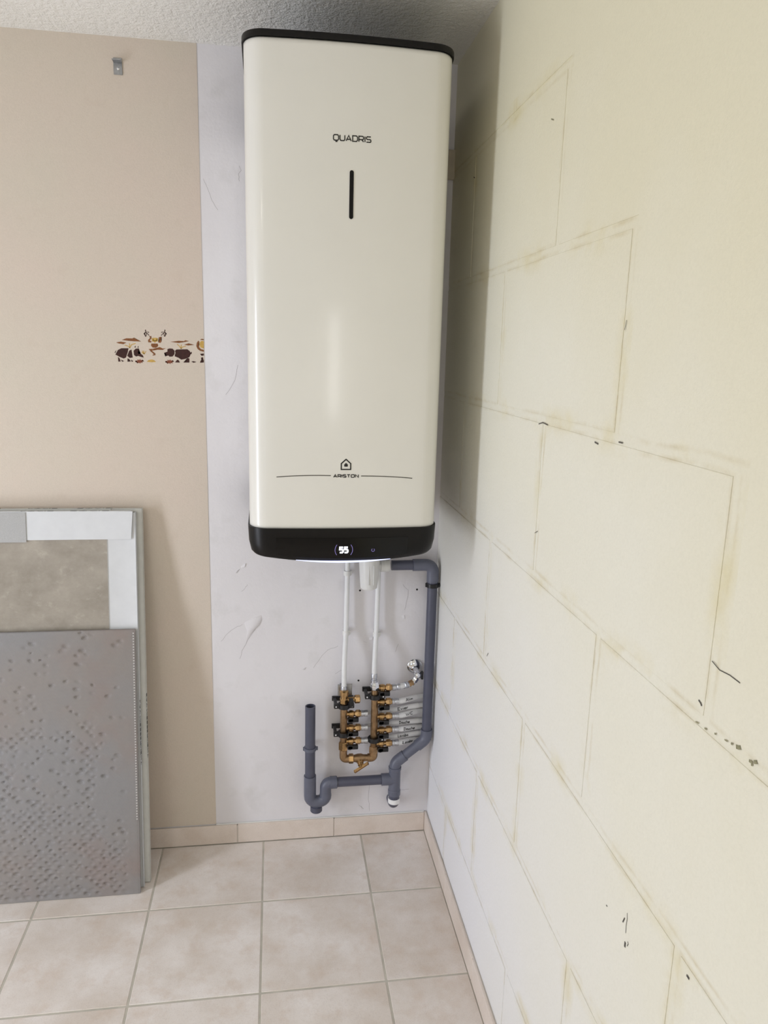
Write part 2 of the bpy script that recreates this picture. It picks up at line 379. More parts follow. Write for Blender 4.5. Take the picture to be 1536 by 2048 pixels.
# ------------------------------------------------------------------ setting
XL, YF = -2.7, -4.6
struct(link('wall_back', bx((XL, 0, 0), (0.12, 0.12, H)), PLASTER)); WB = bpy.data.objects['wall_back']
XP = -0.741
paper = tag(link('wallpaper', bx((XL, -0.0014, 0.0740), (XP, 0.0, H)), PAPER, WB), 'beige pink wallpaper left on the wall, cut along a straight edge')
struct(link('ceiling', bx((XL, YF, H), (0.12, 0.12, H+0.1)), CEIL))
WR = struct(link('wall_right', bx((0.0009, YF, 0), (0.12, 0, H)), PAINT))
G2 = 0.0085
def row_z(r_): return BZ0+r_*BZ
# rows 0-6 of blocks; above and towards the viewer a coat of filler hides the joints
SKIN = {3: -1.5465, 4: -1.5465, 5: -1.2275, 6: -0.9085}
for row in range(0, 7):
    za, zb = max(row_z(row)+G2, 0.0), row_z(row+1)-G2
    y = BY0+(0.0 if row % 2 == 0 else -BL/2)+BL
    while y > YF:
        ya, yb = y-BL+G2, min(y-G2, 0.0); y -= BL
        if yb-ya < 0.02 or yb < -2.75: continue
        if row in SKIN and row > 3 and (ya+yb)/2 < SKIN[row]: continue
        j = random.uniform(-0.0002, 0.0002)
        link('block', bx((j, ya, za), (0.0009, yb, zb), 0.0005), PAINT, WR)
bm = bmesh.new()
for (y0, y1, z0, z1) in ((YF, -0.0, row_z(7)+G2, H), (YF, SKIN[6]-G2, row_z(6)+G2, row_z(7)+G2), (YF, SKIN[5]-G2, row_z(5)+G2, row_z(6)+G2), (YF, SKIN[4]-G2, row_z(4)+G2, row_z(5)+G2)):
    v = [bm.verts.new(p) for p in ((0, y0, z0), (0, y1, z0), (0, y1, z1), (0, y0, z1))]; bm.faces.new(v)
    for a, b in ((0, 1), (1, 2)):
        q = [bm.verts.new((0.0009, v[i_].co.y, v[i_].co.z)) for i_ in (a, b)]; bm.faces.new((v[a], v[b], q[1], q[0]))
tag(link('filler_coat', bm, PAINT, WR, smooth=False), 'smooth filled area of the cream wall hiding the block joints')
# left wall with the opening of a glazed door, rear wall with an opening for the added fill and a narrow gap
def wall_with_hole(name, fn, a0, a1, holes, mat):
    bm = bmesh.new(); cur = a0
    for (h0, h1, z0, z1) in holes:
        fn(bm, cur, h0, 0, H); 
        if z0 > 0: fn(bm, h0, h1, 0, z0)
        fn(bm, h0, h1, z1, H); cur = h1
    fn(bm, cur, a1, 0, H)
    return struct(link(name, bm, mat))
ROOMPAINT = simple('off_white_room_paint', srgb(232, 232, 230), 0.8, var=0.02, nscale=3)
wall_with_hole('wall_left', lambda bm, a, b, z0, z1: box(bm, (XL-0.1, a, z0), (XL, b, z1)), YF, 0.12, [(-1.49, -1.11, 0.02, 1.98)], ROOMPAINT)
wall_with_hole('wall_front', lambda bm, a, b, z0, z1: box(bm, (a, YF-0.1, z0), (b, YF, z1)), XL-0.1, 0.12, [(-2.67, -1.63, 0.63, 2.07), (-0.28, -0.08, 1.15, 1.97)], ROOMPAINT)
# floor: screed with every tile laid on it
FL = struct(link('floor', bx((XL, YF, -0.1), (0.12, 0.12, -0.0012)), GROUT))
TP, X0, Y0, G = 0.3406, -0.2391, -0.3018, 0.0060
for i in range(-6, 1):
    for jy in range(-3, 1):
        xa, xb = X0+i*TP+G/2, min(X0+(i+1)*TP-G/2, -0.011)
        ya, yb = Y0+jy*TP+G/2, min(Y0+(jy+1)*TP-G/2, -0.012)
        if xb-xa < 0.03 or yb-ya < 0.03: continue
        link('tile', bx((xa, ya, -0.006), (xb, yb, random.uniform(-0.0004, 0.0002)), 0.0012), TILE, FL)
link('floor_outer_tiles', bx((XL, YF, -0.002), (-0.011, Y0-3*TP-G/2, 0.0), 0.001), TILE, FL)
# skirting tiles
SB = struct(link('baseboard_back', bx((XL, -0.0075, 0.0), (-0.0105, -0.0015, 0.068)), GROUTL))
for i in range(-6, 1):
    xa, xb = -0.3345+(i)*0.3345+0.0016, min(-0.3345+(i+1)*0.3345-0.0016, -0.0115)
    link('tile', bx((xa, -0.0105, 0.0015), (xb, -0.0040, 0.0715+random.uniform(-0.0012, 0.0012)), 0.0012), SKIRT, SB)
link('caulk_line', bx((XP, -0.0055, 0.0705), (-0.0110, -0.0002, 0.0748), 0.001), WHITEPLASTIC, SB)
SR = struct(link('baseboard_right', bx((-0.0075, YF, 0.0), (-0.0002, -0.0005, 0.069)), GROUTL))
for i in range(0, 8):
    yb, ya = -0.0005-i*0.3345-0.0012, -0.0005-(i+1)*0.3345+0.0012
    link('tile', bx((-0.0105, ya, 0.0015), (-0.0035, yb, 0.0715+random.uniform(-0.0012, 0.0012)), 0.0012), SKIRT, SR)
# flaws of the plaster: lifted flakes, cracks, screw holes
def wpt(px, py, off=0.0): p = at(px, py, 0.0); return Vector((p.x, -off, p.z))
def flake(pts, lift_i, h):
    bm = bmesh.new(); P = [wpt(*p) for p in pts]; c = sum(P, Vector())/len(P)
    lo = [bm.verts.new(p) for p in P]; hi = [bm.verts.new(p*0.8+c*0.2+Vector((0, -(h if i in lift_i else h*0.25), 0))) for i, p in enumerate(P)]
    n = len(P)
    for i in range(n): bm.faces.new((lo[i], lo[(i+1) % n], hi[(i+1) % n], hi[i]))
    bm.faces.new(hi); link('plaster_flake', bm, PLASTER, WB, angle=60)
flake([(488, 1246), (505, 1236), (523, 1230), (524, 1238), (519, 1250), (510, 1258), (500, 1272), (490, 1290), (494, 1262)], (2, 3, 4, 5), 0.0040)
flake([(481, 1134), (488, 1127), (492, 1126), (490, 1134), (484, 1137)], (2, 3), 0.003)
flake([(470, 1146), (474, 1141), (480, 1137), (474, 1147)], (1, 2), 0.0018)
flake([(727, 1282), (733, 1285), (731, 1288), (728, 1287)], (1, 2), 0.003)
flake([(738, 1276), (746, 1273), (745, 1279), (739, 1281)], (1, 2), 0.003)
flake([(803, 1232), (809, 1230), (810, 1238), (804, 1240)], (1, 2), 0.002)
flake([(604, 1340), (609, 1335), (613, 1334), (610, 1340)], (1, 2), 0.0015)
for ln in ([(443, 1282), (452, 1270), (470, 1256), (485, 1249)], [(480, 1318), (484, 1302), (496, 1280), (511, 1258)], [(484, 1183), (490, 1176), (495, 1169)], [(406, 357), (412, 368), (424, 400), (436, 420)],
           [(478, 332), (482, 340), (477, 350), (479, 362)], [(627, 1336), (640, 1316), (655, 1300), (676, 1292)], [(670, 1347), (683, 1340)], [(806, 1170), (816, 1180), (815, 1198), (809, 1220)], [(790, 1304), (797, 1288)], [(738, 1568), (737, 1600), (739, 1622)], [(800, 1581), (812, 1578), (818, 1578)], [(452, 790), (470, 760), (476, 730)], [(718, 1610), (728, 1618), (722, 1612)]):
    bm = bmesh.new(); rnd = []
    for a, b in zip(ln, ln[1:]):
        for q in range(3): rnd.append((a[0]+(b[0]-a[0])*q/3+random.uniform(-.8, .8), a[1]+(b[1]-a[1])*q/3+random.uniform(-.8, .8)))
    rnd.append(ln[-1]); W3 = [wpt(*p) for p in rnd]
    strokes(bm, [[(p.x, p.z) for p in W3]], 0.0008, lambda u, v, t: Vector((u, -0.0002-t, v)), 0.0002)
    link('plaster_crack', bm, CRACK, WB, smooth=False)
for px, py in ((720, 1181), (834, 1179), (717, 1361)):
    p = wpt(px, py); link('screw_hole', lathe(bmesh.new(), p, (0, -1, 0), [(0, 0.0034), (0.0005, 0.0032), (0.0002, 0.0022), (0.0002, 0)], 12), DARKHOLE, WB)
# scuffs and mould on the right wall (positions on the wall: y, z)
def rwall(name, y, z, pts, mat, wd=0.003):
    bm = bmesh.new(); strokes(bm, [[(y+a, z+b) for a, b in pts]], wd*0.55, lambda u, v, t: Vector((-0.0006-t, u, v)), 0.0002); link(name, bm, mat, WR, smooth=False)
def rp(px, py):
    d = FW + RT*((px-768)/FPX) + UP*((1024-py)/FPX); q = CPOS + d*((0-CPOS.x)/d.x); return q.y, q.z
for pts, wd, mt in (([(1252, 1866), (1253, 1850), (1255, 1838), (1255, 1826)], 0.0016, MARK), ([(1246, 1844), (1250, 1836)], 0.004, MARK), ([(1251, 1884), (1250, 1894)], 0.007, MARK), ([(1256, 1883), (1257, 1888), (1255, 1892)], 0.002, MARK),
                ([(1374, 1950), (1379, 1958)], 0.006, MARK), ([(1213, 1810), (1215, 1813)], 0.003, MARK), ([(1425, 1322), (1440, 1340), (1460, 1350), (1481, 1366)], 0.0022, MARK),
                ([(1078, 848), (1086, 845), (1096, 850)], 0.004, MARK), ([(1190, 884), (1197, 888)], 0.005, MARK), ([(1238, 884), (1246, 886)], 0.004, MARK), ([(1103, 238), (1108, 240)], 0.004, MOULD),
                ([(1392, 1443), (1398, 1447)], 0.003, MOULD), ([(1410, 1456), (1414, 1459)], 0.004, MOULD), ([(1430, 1467), (1433, 1468)], 0.004, MOULD), ([(1450, 1479), (1456, 1483)], 0.003, MOULD), ([(1463, 1486), (1466, 1489)], 0.005, MOULD), ([(1473, 1493), (1478, 1495), (1482, 1495)], 0.009, MOULD), ([(1499, 1521), (1506, 1526)], 0.006, MOULD), ([(1509, 1524), (1515, 1524)], 0.008, MOULD), ([(1503, 1529), (1506, 1531)], 0.004, MOULD), ([(1398, 1400), (1402, 1406), (1404, 1412)], 0.004, MARK),
                ([(1070, 1066), (1076, 1062)], 0.002, MARK), ([(974, 1312), (977, 1306)], 0.003, MARK), ([(1250, 660), (1254, 640)], 0.002, MARK), ([(948, 354), (950, 356)], 0.005, MARK)):
    q = [rp(*p) for p in pts]; rwall('scuff_mark', 0, 0, q, mt, wd)

# ------------------------------------------------------------------ water heater
HX, HW = -0.357, 0.2405; YB, YFR, BOW = -0.014, -0.490, 0.012
ZT, ZB = 2.3525, 1.2385
def yfront(x, off=0.0):
    q = max(-1, min(1, (x-HX)/HW)); return YFR-BOW*(1-q*q)-off
def outline(off=0.0, r=0.045, n=8, nf=14):
    w_, pts = HW+off, []
    yb, rb = YB+min(off, 0.004), 0.03
    for k_ in range(n+1):          # back right
        a = math.pi/2-k_/n*math.pi/2; pts.append((HX+w_-rb+rb*math.cos(a), yb-rb+rb*math.sin(a)))
    rc = r+off
    yc = YFR-off+rc
    for k_ in range(n+1):          # front right
        a = -k_/n*math.pi/2; pts.append((HX+w_-rc+rc*math.cos(a), yc+rc*math.sin(a)))
    for k_ in range(1, nf):
        x = HX+(w_-rc)*(1-2*k_/nf); pts.append((x, 0))
    for k_ in range(n+1):
        a = -math.pi/2-k_/n*math.pi/2; pts.append((HX-w_+rc+rc*math.cos(a), yc+rc*math.sin(a)))
    for k_ in range(n+1):
        a = math.pi-k_/n*math.pi/2; pts.append((HX-w_+rb+rb*math.cos(a), yb-rb+rb*math.sin(a)))
    out = []
    for x, y in pts:
        if y == 0: y = YFR-off
        if y < YFR+rc+0.001: # push the bow into the front part
            q = (x-HX)/w_; y -= BOW*(1-q*q)
        out.append((x, y))
    return out
def loft(bm, rings, cap0=True, cap1=True):
    V = [[bm.verts.new(p) for p in r_] for r_ in rings]; n = len(V[0])
    for a, b in zip(V, V[1:]):
        for k_ in range(n): bm.faces.new((a[k_], a[(k_+1) % n], b[(k_+1) % n], b[k_]))
    if cap0: bm.faces.new(V[0])
    if cap1: bm.faces.new(V[-1])
    return bm
def sm(a, b, x): q = max(0, min(1, (x-a)/(b-a))); return q*q*(3-2*q)
heater = thing('water_heater', (HX, -0.25, 1.15), 'tall ivory enamel wall-hung water heater with black caps in the room corner', 'water heater')
link('body_shell', loft(bmesh.new(), [[(x, y, z) for x, y in outline(o)] for o, z in ((-0.006, ZB-0.004), (0.0, ZB+0.002), (0.0, ZB+0.010), (0.0, ZT-0.012), (0.0, ZT-0.004), (-0.0025, ZT-0.0008), (-0.006, ZT))]), ENAMEL, heater, angle=50)
rings = []
for o, dz, up in ((0.0012, 0.0, 0), (0.0042, -0.001, 0), (0.0042, 0.010, 1), (0.0025, 0.0135, 1), (-0.004, 0.015, 1)):
    rr = []
    for x, y in outline(o):
        z = ZT+dz
        if not up: z -= 0.095*sm(YFR+0.03, YB-0.10, y)
        rr.append((x, y, z))
    rings.append(rr)
link('top_cap', loft(bmesh.new(), rings), BLACK, heater, angle=40)
rings = []
def zbot(x): q = (x-HX)/HW; return 1.1475+0.020*q*q
for o, t in ((0.0012, 0.0), (0.0042, 0.001), (0.0042, 0.06), (0.0025, 0.55), (-0.003, 0.90), (-0.010, 1.0)):
    rr = []
    for x, y in outline(o):
        zt = ZB+0.045*sm(YFR+0.03, YB-0.10, y) if t < 0.05 else ZB-0.002
        if t == 0.06: zt = ZB-0.004
        z = zt if t <= 0.06 else (ZB-0.004)*(1-t)+zbot(x)*t
        rr.append((x, y, z))
    rings.append(rr)
link('bottom_cap', loft(bmesh.new(), rings), BLACK, heater, angle=40)
def cap_y(x, z):       # front surface of the bottom cap
    t = (ZB-0.004-z)/((ZB-0.004)-zbot(x)); o = 0.0042 if t < 0.06 else (0.0042+(0.0025-0.0042)*(t-0.06)/0.49 if t < 0.55 else 0.0025-0.0055*(t-0.55)/0.35)
    return yfront(x, o)
# glossy control panel following the cap
xa, xb = at(552, 1100, -0.5).x, at(815, 1100, -0.5).x
bm = bmesh.new(); N = 26; cols = []
for i in range(N+1):
    x = xa+(xb-xa)*i/N; c = []
    zt, zb_ = ZB-0.024, zbot(x)+0.0125
    for kk in range(6): z = zt+(zb_-zt)*kk/5; c.append((x, cap_y(x, z), z))
    cols.append(c)
lo = [[bm.verts.new(Vector(p)+Vector((0, 0.001, 0))) for p in c] for c in cols]; hi = [[bm.verts.new(Vector(p)+Vector((0, -0.0012, 0))) for p in c] for c in cols]
for i in range(N):
    for kk in range(5): bm.faces.new((hi[i][kk], hi[i+1][kk], hi[i+1][kk+1], hi[i][kk+1]))
    for kk in (0, 5): bm.faces.new((hi[i][kk], hi[i+1][kk], lo[i+1][kk], lo[i][kk]))
for i in (0, N):
    for kk in range(5): bm.faces.new((hi[i][kk], hi[i][kk+1], lo[i][kk+1], lo[i][kk]))
panel = tag(link('control_panel', bm, GLOSSBLACK, heater), 'glossy black glass control panel')
def cp_map(cx, cz): return lambda u, v, t: Vector((cx+u, cap_y(cx+u, cz+v)-0.0013-t, cz+v))
c = at(687.5, 1099.5, -0.503)
tag(link('display_digits', text(bmesh.new(), '55', CAPS, 0.0205, cp_map(c.x, c.z), 0.0046, 0.36, 0.0005, 1, 0.0142), DIGIT, panel, smooth=False), 'white lit temperature digits 55')
for sgn in (-1, 1):
    pts = [(sgn*0.0225*math.cos(R(a)), 0.0225*math.sin(R(a))) for a in range(-38, 39, 4)]
    link('display_arc', strokes(bmesh.new(), [pts], 0.0013, cp_map(c.x, c.z), 0.0005), ARC, panel, smooth=False)
c2 = at(746, 1100, -0.503)
pts = [(0.0038*math.cos(R(a)), 0.0038*math.sin(R(a))) for a in range(120, 421, 20)]
link('power_icon', strokes(bmesh.new(), [pts], 0.0011, cp_map(c2.x, c2.z), 0.0005), ARC, panel, smooth=False)
# lit strip along the lower lip
xa, xb = at(592, 1116, -0.5).x, at(781, 1116, -0.5).x
bm = bmesh.new(); path, rad = [], []
for i in range(33):
    x = xa+(xb-xa)*i/32; path.append(Vector((x, yfront(x, -0.0015), zbot(x)+0.0030))); rad.append(0.0005+0.0023*math.sin(math.pi*(0.02+0.96*i/32))**0.8)
tag(link('light_strip', tube(bm, path, rad, 8), LED, heater), 'thin bluish white lit strip along the lower lip')
# print on the front
def fr_map(cx, cz): return lambda u, v, t: Vector((cx+u, yfront(cx+u)-0.0001-t, cz+v))
c = at(704.5, 277, -0.502); wq = at(742, 277, -0.502).x-at(667, 277, -0.502).x
tag(link('lettering', text(bmesh.new(), 'QUADRIS', CAPS, wq, fr_map(c.x, c.z), 0.0023, 0.34, 0.0004, 2, 0.0116), INK, heater, smooth=False), 'black QUADRIS lettering')
c = at(692, 952, -0.502); wq = at(717, 952, -0.502).x-at(667.5, 952, -0.502).x
tag(link('lettering', text(bmesh.new(), 'ARISTON', CAPS, wq, fr_map(c.x, c.z), 0.0021, 0.42, 0.0004, 1, 0.0068), INK, heater, smooth=False), 'small black ARISTON lettering')
c = at(692, 929.5, -0.502); k_ = 0.0118
bm = strokes(bmesh.new(), [[(-k_, -k_), (k_, -k_), (k_, 0.25*k_), (0, 1.15*k_), (-k_, 0.25*k_), (-k_, -k_)]], 0.0030, fr_map(c.x, c.z))
e = 0.0048; m_ = fr_map(c.x, c.z)
flat_poly(bm, [m_(a, b, 0) for a, b in ((-e*0.85, -e), (e*0.85, -e), (e*0.85, 0.0), (e, 0.0), (0, e), (-e, 0.0), (-e*0.85, 0.0))], Vector((0, -0.0004, 0)))
tag(link('house_emblem', bm, INK, heater, smooth=False), 'black outlined house emblem')
for a, b, ya_, ym, yb_ in ((553, 661.5, 954.5, 951.5, 951), (722, 825, 951.8, 953.3, 957)):
    P = [at(a, ya_, -0.5), at((a+b)/2, ym, -0.502), at(b, yb_, -0.5)]
    pts = [P[0].lerp(P[2], q/14)+(P[1]-P[0].lerp(P[2], 0.5))*(4*(q/14)*(1-q/14)) for q in range(15)]
    link('rule_line', strokes(bmesh.new(), [[(p.x, p.z) for p in pts]], 0.0020, fr_map(0, 0)), GREYINK, heater, smooth=False)
p1, p2 = at(703.5, 345, -0.502), at(702, 434, -0.502)
bm = bmesh.new(); hw = 0.0047; pts = []
for a in range(0, 181, 20): pts.append((p1.x+hw*math.cos(R(a)), p1.z+hw*math.sin(R(a))))
for a in range(180, 361, 20): pts.append((p1.x+hw*math.cos(R(a)), p2.z+hw*math.sin(R(a))))
flat_poly(bm, [(x, yfront(x)+0.001, z) for x, z in pts], Vector((0, -0.0022, 0)))
tag(link('status_slot', bm, GLOSSBLACK, heater, smooth=False), 'narrow upright black slot')
# end of the mounting batten beside the heater
a, b = at(890, 297, -0.03), at(920, 297, -0.03); zlo = at(905, 356, -0.03).z
tag(link('mounting_batten', bx((a.x-0.25, -0.0135, zlo), (b.x, -0.0005, b.z), 0.0015), WOOD), 'pale mounting batten end sticking out behind the heater on its right', 'batten')
# steel bracket high on the wallpaper
a = at(236, 131, 0)
br = thing('wall_bracket', (a.x, -0.0015, a.z), 'small galvanised angle bracket screwed high on the beige wallpaper', 'bracket')
link('back_plate', bx((a.x-0.0115, -0.0045, a.z-0.024), (a.x+0.0115, -0.0016, a.z+0.018), 0.0008), STEEL, br)
link('flange', bx((a.x-0.0115, -0.026, a.z+0.0055), (a.x+0.0115, -0.0045, a.z+0.0085), 0.0008), STEEL, br)
link('screw', lathe(bmesh.new(), (a.x+0.001, -0.0045, a.z-0.010), (0, -1, 0), [(0, 0.0042), (0.0012, 0.0038), (0.0022, 0.002), (0.0024, 0)], 12), CHROME, br)

# ------------------------------------------------------------------ printed animal border on the wallpaper (flat print)
fp = at(318, 690, 0); border = thing('wallpaper_border', (fp.x, -0.0014, fp.z), 'printed savanna animal frieze in brown and ochre on the beige wallpaper', 'wallpaper border')
def zp(zx, zy): p = at(180+zx/5.908, 600+zy/5.908, -0.0015); return (min(p.x, XP-0.0002), -0.0013, p.z)
LIFT = Vector((0, -0.0005, 0))
def pr(name, polys, lines, mat, parent, wd=0.0025, label=None):
    bm = bmesh.new()
    for q in polys: flat_poly(bm, [zp(*p) for p in q], LIFT)
    if lines: strokes(bm, [[(zp(*p)[0], zp(*p)[2]) for p in l_] for l_ in lines], wd, lambda u, v, t: Vector((u, -0.0013-t, v)), 0.0005)
    o = link(name, bm, mat, parent, smooth=False)
    if label: o['label'] = label
    return o
pr('hippo', [[(300, 645), (330, 590), (370, 570), (455, 570), (445, 620), (425, 680), (400, 692), (350, 672)], [(462, 600), (490, 585), (497, 640), (505, 680), (470, 685), (440, 660)],
    [(515, 600), (540, 575), (575, 572), (585, 600), (565, 610), (570, 640), (600, 635), (625, 655), (635, 680), (600, 672), (570, 660), (545, 668), (520, 650)],
    [(525, 560), (535, 538), (541, 562)], [(560, 560), (575, 540), (571, 565)], [(288, 622), (312, 590), (303, 622)], [(330, 672), (350, 690), (362, 726), (335, 729)], [(365, 705), (404, 722), (380, 729)],
    [(443, 688), (465, 700), (482, 726), (443, 729)], [(482, 705), (512, 722), (495, 732)]], None, HIPPO, border, label='hippo walking right')
pr('hippo', [[(875, 625), (915, 610), (915, 580), (940, 572), (975, 575), (1000, 600), (998, 640), (975, 668), (940, 670), (925, 655), (890, 668), (885, 655), (905, 640)],
    [(1005, 600), (1020, 585), (1150, 582), (1180, 605), (1190, 640), (1175, 675), (1130, 695), (1080, 705), (1040, 680), (1000, 665), (1012, 640)], [(1185, 620), (1204, 612), (1200, 640), (1190, 640)],
    [(1005, 737), (1030, 705), (1047, 710), (1062, 739)], [(1103, 739), (1140, 715), (1150, 685), (1174, 690), (1174, 739)], [(1196, 728), (1220, 722), (1258, 732), (1225, 742)]], None, HIPPO, border, label='hippo facing left')
for cs, tr, lb in (([[(375, 472), (430, 452), (500, 454), (520, 445), (550, 465), (605, 490), (520, 488), (450, 482)], [(308, 502), (365, 492), (430, 503), (395, 522), (345, 515)]], [[(470, 566), (450, 545), (410, 533)], [(470, 566), (466, 512)], [(470, 566), (490, 528), (540, 512)]], 'left acacia tree'),
               ([[(950, 494), (1050, 482), (1110, 486), (1125, 475), (1170, 486), (1100, 500), (1050, 508)], [(1112, 527), (1165, 512), (1232, 530), (1160, 538)]], [[(1075, 575), (1055, 545), (1030, 522)], [(1075, 575), (1078, 528)], [(1075, 575), (1095, 555), (1132, 545)]], 'right acacia tree')):
    tr_o = pr('acacia_crown', cs, None, BROWN, border, label=lb); pr('acacia_trunk', [], tr, GOLD, border, 0.0022)
pr('dancing_monkey', [[(688, 500), (686, 472), (712, 446), (696, 430), (725, 426), (726, 455), (706, 478), (726, 490), (722, 502)], [(806, 500), (820, 475), (814, 440), (847, 434), (836, 460), (846, 490), (830, 508)],
    [(724, 515), (800, 515), (806, 545), (780, 565), (740, 562), (721, 540)], [(742, 577), (825, 556), (862, 574), (897, 568), (860, 590), (800, 588), (746, 597)], [(692, 580), (740, 577), (743, 598), (716, 600)], [(704, 596), (728, 596), (776, 636), (758, 644)], [(776, 640), (770, 652), (738, 657), (744, 644)]], None, BROWN, border)
pr('monkey_face', [[(726, 455), (745, 447), (785, 447), (804, 455), (802, 490), (785, 488), (768, 506), (750, 490), (734, 492)]], [[(750, 458), (745, 474), (760, 486), (768, 478), (780, 486), (792, 472), (786, 458)]], GOLD, border, 0.0015)
for sg, x0 in ((1, 0), (-1, 1540)):
    f = lambda x, y: (x if sg > 0 else x0-x, y)
    pr('leafy_branch', [[f(640, 400), f(652, 372), f(658, 392)], [f(652, 350), f(662, 352), f(660, 368)], [f(672, 372), f(702, 380), f(690, 388)], [f(634, 395), f(648, 384), f(660, 436), (f(652, 432))]], [[f(650, 355), f(672, 392), f(700, 420)], [f(660, 380), f(636, 402)], [f(668, 385), f(662, 430)]], HIPPO, border, 0.0018)
for cx, cy, mt in ((585, 725, RUST), (940, 730, RUST)):
    pts = []
    for i in range(18): a = 2*math.pi*i/18; rr = 1.0 if i % 2 == 0 else 0.55; pts.append((cx+52*rr*math.cos(a), cy+28*rr*math.sin(a)))
    pr('grass_tuft', [pts], None, mt, border)
pr('grass_tuft', [[(672, 730), (690, 710), (730, 702), (760, 712), (780, 732), (730, 736)]], None, GOLD, border, label='ochre mound')
pr('grass_tuft', [], [[(640, 640), (615, 600)], [(640, 640), (632, 598)], [(640, 640), (662, 604)], [(640, 640), (610, 618)]], GOLD, border, 0.002, 'ochre grass blades')
pr('lion_mane', [[(1345, 462), (1318, 458), (1300, 470), (1345, 474)], [(1280, 480), (1262, 505), (1256, 545), (1272, 580), (1300, 600), (1345, 612), (1345, 590), (1310, 580), (1288, 556), (1280, 520), (1292, 492)]], None, BROWN, border)
pr('lion_face', [[(1345, 488), (1318, 482), (1298, 500), (1292, 530), (1306, 560), (1345, 574)]], None, GOLD, border)
pr('lion_body', [[(1300, 636), (1345, 632), (1345, 656), (1318, 660)], [(1312, 680), (1335, 676), (1338, 712), (1345, 708), (1345, 738), (1300, 742), (1304, 724), (1316, 716)]], None, HIPPO, border)

# ------------------------------------------------------------------ leaning tiles on the left
def leaning(yb, yt, zt, x0, x1, th):
    """local frame of a slab: base front-right corner, its up direction, its outward normal"""
    up = Vector((0, yt-yb, zt)).normalized(); nn = Vector((0, -up.z, up.y)); L = math.hypot(yt-yb, zt)
    return up, nn, L
def slab_box(bm, O, up, nn, x0, x1, s0, s1, n0, n1, bev=0.0):
    box(bm, (0, 0, 0), (1, 1, 1)); bm.verts.ensure_lookup_table(); vs_ = bm.verts[-8:]
    for v in vs_:
        a, b, c_ = v.co; v.co = Vector((x0+(x1-x0)*a, 0, 0))+O+up*(s0+(s1-s0)*c_)+nn*(n0+(n1-n0)*b)
    if bev:
        bmesh.ops.bevel(bm, geom=list({e for v in vs_ for e in v.link_edges}), offset=bev, segments=2, affect='EDGES', profile=0.6)
    return bm
XLB = -1.56
# rear wrapped tile, touching the wall
O1 = Vector((0, -0.158, 0.0)); T1 = 0.0165
zt1 = 1.192; up1, nn1, L1 = leaning(-0.158, -0.014, zt1, 0, 0, 0)
XR1 = at(291, 1600, -0.19).x
rear = thing('wrapped_tile', (XR1-0.3, -0.165, 0), 'rear large tile in white cardboard wrapping, leaning directly on the wallpaper', 'tile', 'wrapped tiles')
link('slab', slab_box(bmesh.new(), O1, up1, nn1, XLB, XR1-0.004, 0.002, L1-0.004, 0.002, T1-0.002, 0.001), SLAB, rear)
tag(link('edge_wrap', slab_box(bmesh.new(), O1, up1, nn1, XR1-0.09, XR1, 0.0, L1, 0.0, T1, 0.002), CARDEDGE, rear), 'white cardboard sleeve along the right edge')
link('top_wrap', slab_box(bmesh.new(), O1, up1, nn1, XLB, XR1-0.0905, L1-0.08, L1+0.0005, 0.0, T1, 0.002), CARDEDGE, rear)
# front wrapped tile
O2 = O1+nn1*(T1+0.0008)-Vector((0, 0, (T1+0.0008)*nn1.z)); O2 = Vector((0, O2.y-0.004, 0)); T2 = 0.0165; L2 = L1-0.004
XR2 = at(277, 1600, -0.21).x
front = thing('wrapped_tile', (XR2-0.3, O2.y-0.01, 0), 'front taupe concrete-look tile with white cardboard strips on top and right edge', 'tile', 'wrapped tiles')
link('slab', slab_box(bmesh.new(), O2, up1, nn1, XLB, XR2-0.003, 0.002, L2-0.004, 0.002, T2-0.001, 0.001), SLAB, front)
link('edge_wrap', slab_box(bmesh.new(), O2, up1, nn1, XR2-0.083, XR2, 0.0, L2-0.004, 0.0, T2, 0.002), CARD, front)
# top strip: folded card sheet with creases and a curled end
def sheet(x0, x1, s0, s1, n0, amp, mat, name, curl=0.0, nx=60):
    bm = bmesh.new(); A, B = [], []
    for i in range(nx+1):
        q = i/nx; x = x0+(x1-x0)*q; r_ = []
        for k2 in range(9):
            t = k2/8; s = s0+(s1-s0)*t
            n_ = n0+amp*(math.sin(23*q+1)+0.6*math.sin(57*q))*(1-t)*0.5+curl*sm(0.88, 1.0, q)*(0.3+0.7*math.sin(math.pi*min(1, t*0.6+0.2)))
            r_.append((x+(0.006*t if q > 0.99 else 0), s, n_))
        A.append([bm.verts.new(O2+Vector((x_, 0, 0))+up1*s_+nn1*n__) for x_, s_, n__ in r_]); B.append([bm.verts.new(O2+Vector((x_, 0, 0))+up1*s_+nn1*(n__-0.0012)) for x_, s_, n__ in r_])
    for i in range(nx):
        for k2 in range(8):
            bm.faces.new((A[i][k2], A[i+1][k2], A[i+1][k2+1], A[i][k2+1])); bm.faces.new((B[i][k2], B[i][k2+1], B[i+1][k2+1], B[i+1][k2]))
        for k2 in (0, 8): bm.faces.new((A[i][k2], A[i+1][k2], B[i+1][k2], B[i][k2]))
    for i in (0, nx):
        for k2 in range(8): bm.faces.new((A[i][k2], A[i][k2+1], B[i][k2+1], B[i][k2]))
    return link(name, bm, mat, front, angle=60)
sheet(XLB, XR2-0.012, L2-0.085, L2, T2+0.0024, 0.0012, CARD, 'top_wrap', curl=0.004)
link('top_wrap_fold', slab_box(bmesh.new(), O2, up1, nn1, XLB, XR2-0.012, L2-0.0010, L2+0.0008, 0.001, T2+0.0022), CARD, front)
xt = at(35, 1050, -0.07).x
link('tape_patch', slab_box(bmesh.new(), O2, up1, nn1, XLB, xt+0.02, L2-0.091, L2-0.002, T2+0.0040, T2+0.0048), PATCH, front)
